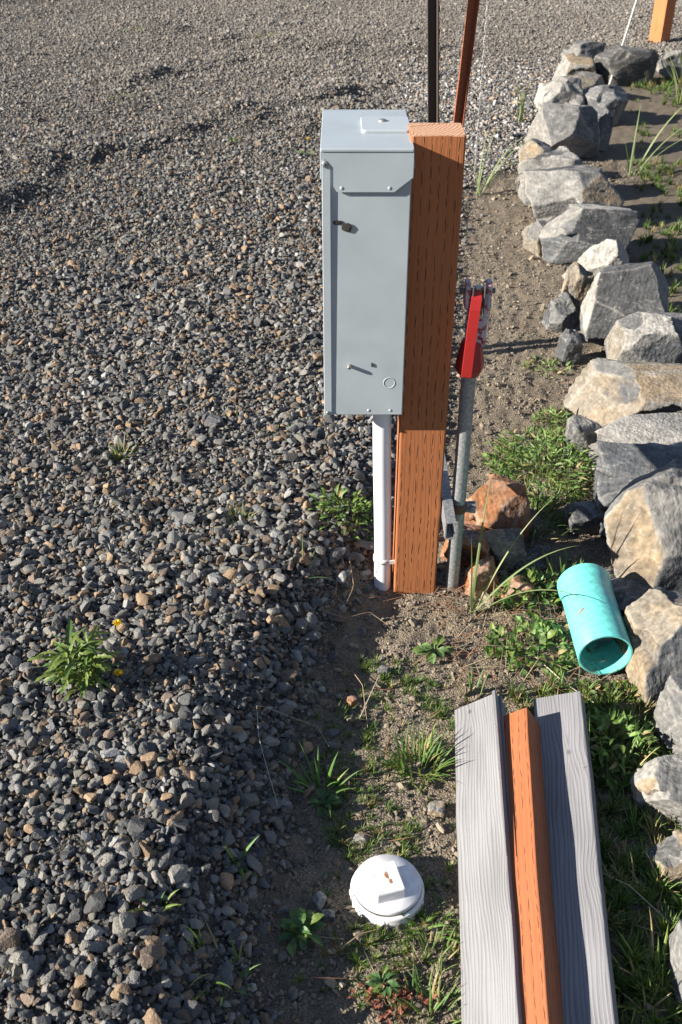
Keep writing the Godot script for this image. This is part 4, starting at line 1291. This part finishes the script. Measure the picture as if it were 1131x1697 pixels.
	for k in 11000:
		var x := 0.0
		var z := 0.0
		var size := 0.05
		var zone := rng.randf()
		if zone < 0.62: # beyond the wall
			z = rng.randf_range(-7.2, -2.6)
			x = lerpf(0.98, 1.85, clampf((-z - 2.9) / 4.0, 0.0, 1.0)) + rng.randf() * 2.6
			var m := fn.get_noise_2d(x * 75.0, z * 75.0)
			if m < 0.02 and rng.randf() < 0.93: continue
			size = rng.randf_range(0.025, 0.07)
		elif zone < 0.82: # right of the boards
			z = rng.randf_range(-1.42, -0.65)
			x = rng.randf_range(0.40, 0.66) + (-0.7 - z) * 0.1 * -1.0
			size = rng.randf_range(0.03, 0.06)
			if rng.randf() < 0.7: continue
		else: # thin growth on the soil strip
			z = rng.randf_range(-1.5, -0.65)
			x = rng.randf_range(-0.07, 0.22)
			var m2 := fn.get_noise_2d(x * 160.0 + 60.0, z * 160.0)
			if m2 < 0.08 and rng.randf() < 0.9: continue
			size = rng.randf_range(0.008, 0.028)
		var c := green(rng, Color(0.095, 0.165, 0.035), 0.16)
		var kk := rng.randi() % 3
		P[kk].append(Transform3D(Basis.from_euler(Vector3(0, rng.randf() * TAU, 0)).scaled_local(Vector3.ONE * size), Vector3(x, land(x, z) - 0.002, z)))
		C[kk].append(c)
	var gc := Node3D.new()
	gc.name = "ground_cover"
	add_child(gc, true)
	tag(gc, "short green grass covering the soil beyond the stones and beside boards", "grass", "", "stuff")
	scatter("short_grass", tufts, P, C, M.leaf, gc)
	# crumbs of soil
	var crumbs := []
	for k in 3: crumbs.append(chip_mesh(300 + k, 1))
	var CP := [[], [], []]
	var CC := [[], [], []]
	for k in 30000:
		var z := -0.6 - 4.6 * pow(rng.randf(), 1.4)
		var x := edge_x(z) - 0.08 + rng.randf() * 0.75
		var s := 0.0035 * exp(rng.randfn(0.0, 0.5))
		var kk := rng.randi() % 3
		CP[kk].append(Transform3D(Basis.from_euler(Vector3(rng.randf() * 3, rng.randf() * TAU, 0)).scaled_local(Vector3(s, s * 0.8, s) * 2.0), Vector3(x, land(x, z) + soil_bump(x, z) + s * 0.2, z)))
		var c := Color(0.29, 0.24, 0.175) * rng.randf_range(0.6, 1.25)
		if rng.randf() < 0.1: c = stone_tint(rng)
		CC[kk].append(Color(c.r, c.g, c.b))
	var cr := Node3D.new()
	cr.name = "soil_crumbs"
	add_child(cr, true)
	tag(cr, "loose crumbs of sandy soil strewn over the bare strip", "soil", "", "stuff")
	scatter("crumb", crumbs, CP, CC, M.chips, cr)

func build_materials() -> void:
	var grain := noise_tex(0.02, 5, 3, 0.0, 1.0)
	var speck := noise_tex(0.06, 4, 4, 0.62, 1.0)
	M.rock = vmat(0.85)
	M.rock.albedo_color = Color(0.98, 0.965, 0.945)
	M.rock.albedo_texture = noise_tex(0.025, 5, 4, 0.72, 1.12)
	triplanar(M.rock, 7.0)
	relief(M.rock, grain, 0.22)
	M.soil = vmat(0.95)
	M.soil.uv1_scale = Vector3(9, 9, 9)
	M.soil.albedo_texture = noise_tex(0.05, 5, 8, 0.55, 1.15)
	relief(M.soil, noise_tex(0.04, 5, 9, 0.0, 1.0), 0.6)
	M.chips = vmat(0.8)
	M.chips.albedo_texture = noise_tex(0.03, 5, 6, 0.4, 1.45)
	triplanar(M.chips, 1.1)
	relief(M.chips, grain, 0.1)
	M.leaf = vmat(0.55, 0.7)
	M.box_paint = mat(0.365, 0.42, 0.45, 0.42)
	M.box_paint.albedo_texture = noise_tex(0.006, 5, 12, 0.94, 1.0)
	triplanar(M.box_paint, 3.0)
	M.box_plate = mat(0.39, 0.435, 0.46, 0.4)
	M.zinc = mat(0.45, 0.44, 0.40, 0.4, 0.8)
	M.screw = mat(0.30, 0.31, 0.32, 0.45, 0.6)
	M.slot = mat(0.03, 0.03, 0.03, 0.9)
	M.mud = vmat(0.95)
	M.nest = mat(0.025, 0.021, 0.018, 0.95)
	M.nest.albedo_texture = noise_tex(0.08, 4, 33, 0.5, 1.3)
	triplanar(M.nest, 30.0)
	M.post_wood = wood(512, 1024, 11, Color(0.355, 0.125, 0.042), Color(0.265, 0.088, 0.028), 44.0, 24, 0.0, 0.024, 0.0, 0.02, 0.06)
	M.far_wood = wood(128, 256, 12, Color(0.48, 0.165, 0.055), Color(0.36, 0.115, 0.035), 20.0, 0)
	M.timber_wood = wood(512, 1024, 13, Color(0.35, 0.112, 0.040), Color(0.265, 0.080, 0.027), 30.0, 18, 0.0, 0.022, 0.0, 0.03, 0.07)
	M.grey_wood = wood(512, 1024, 14, Color(0.255, 0.255, 0.262), Color(0.08, 0.078, 0.082), 46.0, 0, 0.01, 0.03, 0.0, 0.045)
	M.grey_wood2 = wood(512, 1024, 15, Color(0.25, 0.25, 0.26), Color(0.09, 0.088, 0.092), 40.0, 0, 0.01, 0.03, 0.0, 0.04)
	M.post_end = end_grain(16, Color(0.62, 0.38, 0.24), Color(0.27, 0.105, 0.045), Vector2(0.3, 1.5), 13.0)
	M.conduit = mat(0.70, 0.70, 0.74, 0.35)
	M.white_pvc = mat(0.78, 0.78, 0.78, 0.38)
	M.white_pvc.albedo_texture = noise_tex(0.012, 5, 35, 0.84, 1.04)
	triplanar(M.white_pvc, 6.0)
	M.teal = mat(0.15, 0.60, 0.55, 0.36)
	M.teal.albedo_texture = noise_tex(0.02, 5, 36, 0.80, 1.05)
	triplanar(M.teal, 6.0)
	M.galv = mat(0.42, 0.44, 0.45, 0.5, 0.45)
	M.galv.albedo_texture = noise_tex(0.02, 4, 17, 0.65, 1.0)
	triplanar(M.galv, 10.0)
	M.dark_steel = mat(0.12, 0.12, 0.10, 0.5, 0.5)
	M.rusty = mat(0.22, 0.13, 0.08, 0.8, 0.2)
	M.rusty.albedo_texture = noise_tex(0.03, 4, 18, 0.5, 1.2)
	triplanar(M.rusty, 30.0)
	M.red_bright = mat(0.36, 0.018, 0.016, 0.42)
	M.red_dark = mat(0.27, 0.016, 0.018, 0.45)
	M.red_worn = mat(1, 1, 1, 0.55)
	var t := noise_tex(0.02, 4, 19, 0, 1)
	var g := Gradient.new()
	g.offsets = PackedFloat32Array([0.0, 0.40, 0.46, 1.0])
	g.colors = PackedColorArray([lin(0.22, 0.012, 0.015), lin(0.26, 0.02, 0.022), lin(0.42, 0.38, 0.42), lin(0.5, 0.48, 0.52)])
	t.color_ramp = g
	M.red_worn.albedo_texture = t
	triplanar(M.red_worn, 5.0)
	M.dark_stake = mat(0.042, 0.030, 0.022, 0.75)
	M.rust_stake = mat(0.36, 0.105, 0.04, 0.8)
	M.rust_stake.albedo_texture = noise_tex(0.03, 4, 20, 0.5, 1.2)
	triplanar(M.rust_stake, 12.0)
	M.rope = mat(0.55, 0.53, 0.48, 0.9)
	M.chain = mat(0.4, 0.4, 0.4, 0.45, 0.6)
	M.straw = mat(0.45, 0.40, 0.30, 0.8)
	M.brown_stalk = mat(0.30, 0.21, 0.13, 0.8)

func _ready() -> void:
	# camera
	var cam := Camera3D.new()
	cam.name = "camera"
	cam.position = Vector3(0, 1.40, 0)
	cam.rotation_degrees = Vector3(-34.5, 0, 0)
	var att := CameraAttributesPhysical.new()
	att.frustum_focal_length = 23.34
	att.frustum_near = 0.05
	att.frustum_far = 400.0
	att.frustum_focus_distance = 2.0
	att.exposure_aperture = 7.0
	cam.attributes = att
	cam.fov = 54.4
	cam.near = 0.05
	cam.far = 400.0
	cam.current = true
	add_child(cam)
	# sky
	var we := WorldEnvironment.new()
	we.name = "sky"
	var env := Environment.new()
	env.background_mode = Environment.BG_SKY
	var sky := Sky.new()
	var sm := ProceduralSkyMaterial.new()
	sm.sky_top_color = Color(0.29, 0.35, 0.45)
	sm.sky_horizon_color = Color(0.50, 0.52, 0.54)
	sm.sky_curve = 0.15
	sm.ground_bottom_color = Color(0.25, 0.23, 0.2)
	sm.ground_horizon_color = Color(0.5, 0.5, 0.48)
	sm.sun_angle_max = 12.0
	sky.sky_material = sm
	env.sky = sky
	env.tonemap_mode = Environment.TONE_MAPPER_LINEAR
	env.tonemap_exposure = 2.6
	env.sdfgi_enabled = true
	env.ssao_enabled = true
	env.ssil_enabled = true
	we.environment = env
	add_child(we)
	# sun: low, from the left and a little behind the viewer
	var sun := DirectionalLight3D.new()
	sun.name = "sun"
	sun.light_energy = 1.6
	sun.light_color = Color(1.0, 0.965, 0.915)
	sun.light_angular_distance = 0.5
	sun.shadow_enabled = true
	sun.look_at_from_position(Vector3.ZERO, Vector3(1.0, -0.42, -0.26), Vector3.UP)
	add_child(sun)

	fn.noise_type = FastNoiseLite.TYPE_SIMPLEX_SMOOTH
	fn.seed = 7
	fn.frequency = 0.02
	fn.fractal_octaves = 3
	fn2.noise_type = FastNoiseLite.TYPE_SIMPLEX_SMOOTH
	fn2.seed = 19
	fn2.frequency = 0.02
	fn2.fractal_octaves = 4
	var t0 := Time.get_ticks_msec()
	build_materials()
	print("materials ", Time.get_ticks_msec() - t0)
	build_ground()
	print("ground ", Time.get_ticks_msec() - t0)
	build_gravel()
	print("gravel ", Time.get_ticks_msec() - t0)
	build_post()
	build_power_box()
	build_conduit()
	build_strut()
	build_hydrant()
	build_boards()
	build_cleanout()
	build_teal_pipe()
	build_fence_posts()
	build_far_post()
	build_chain()
	build_stones()
	print("stones ", Time.get_ticks_msec() - t0)
	build_plants()
	print("plants ", Time.get_ticks_msec() - t0)
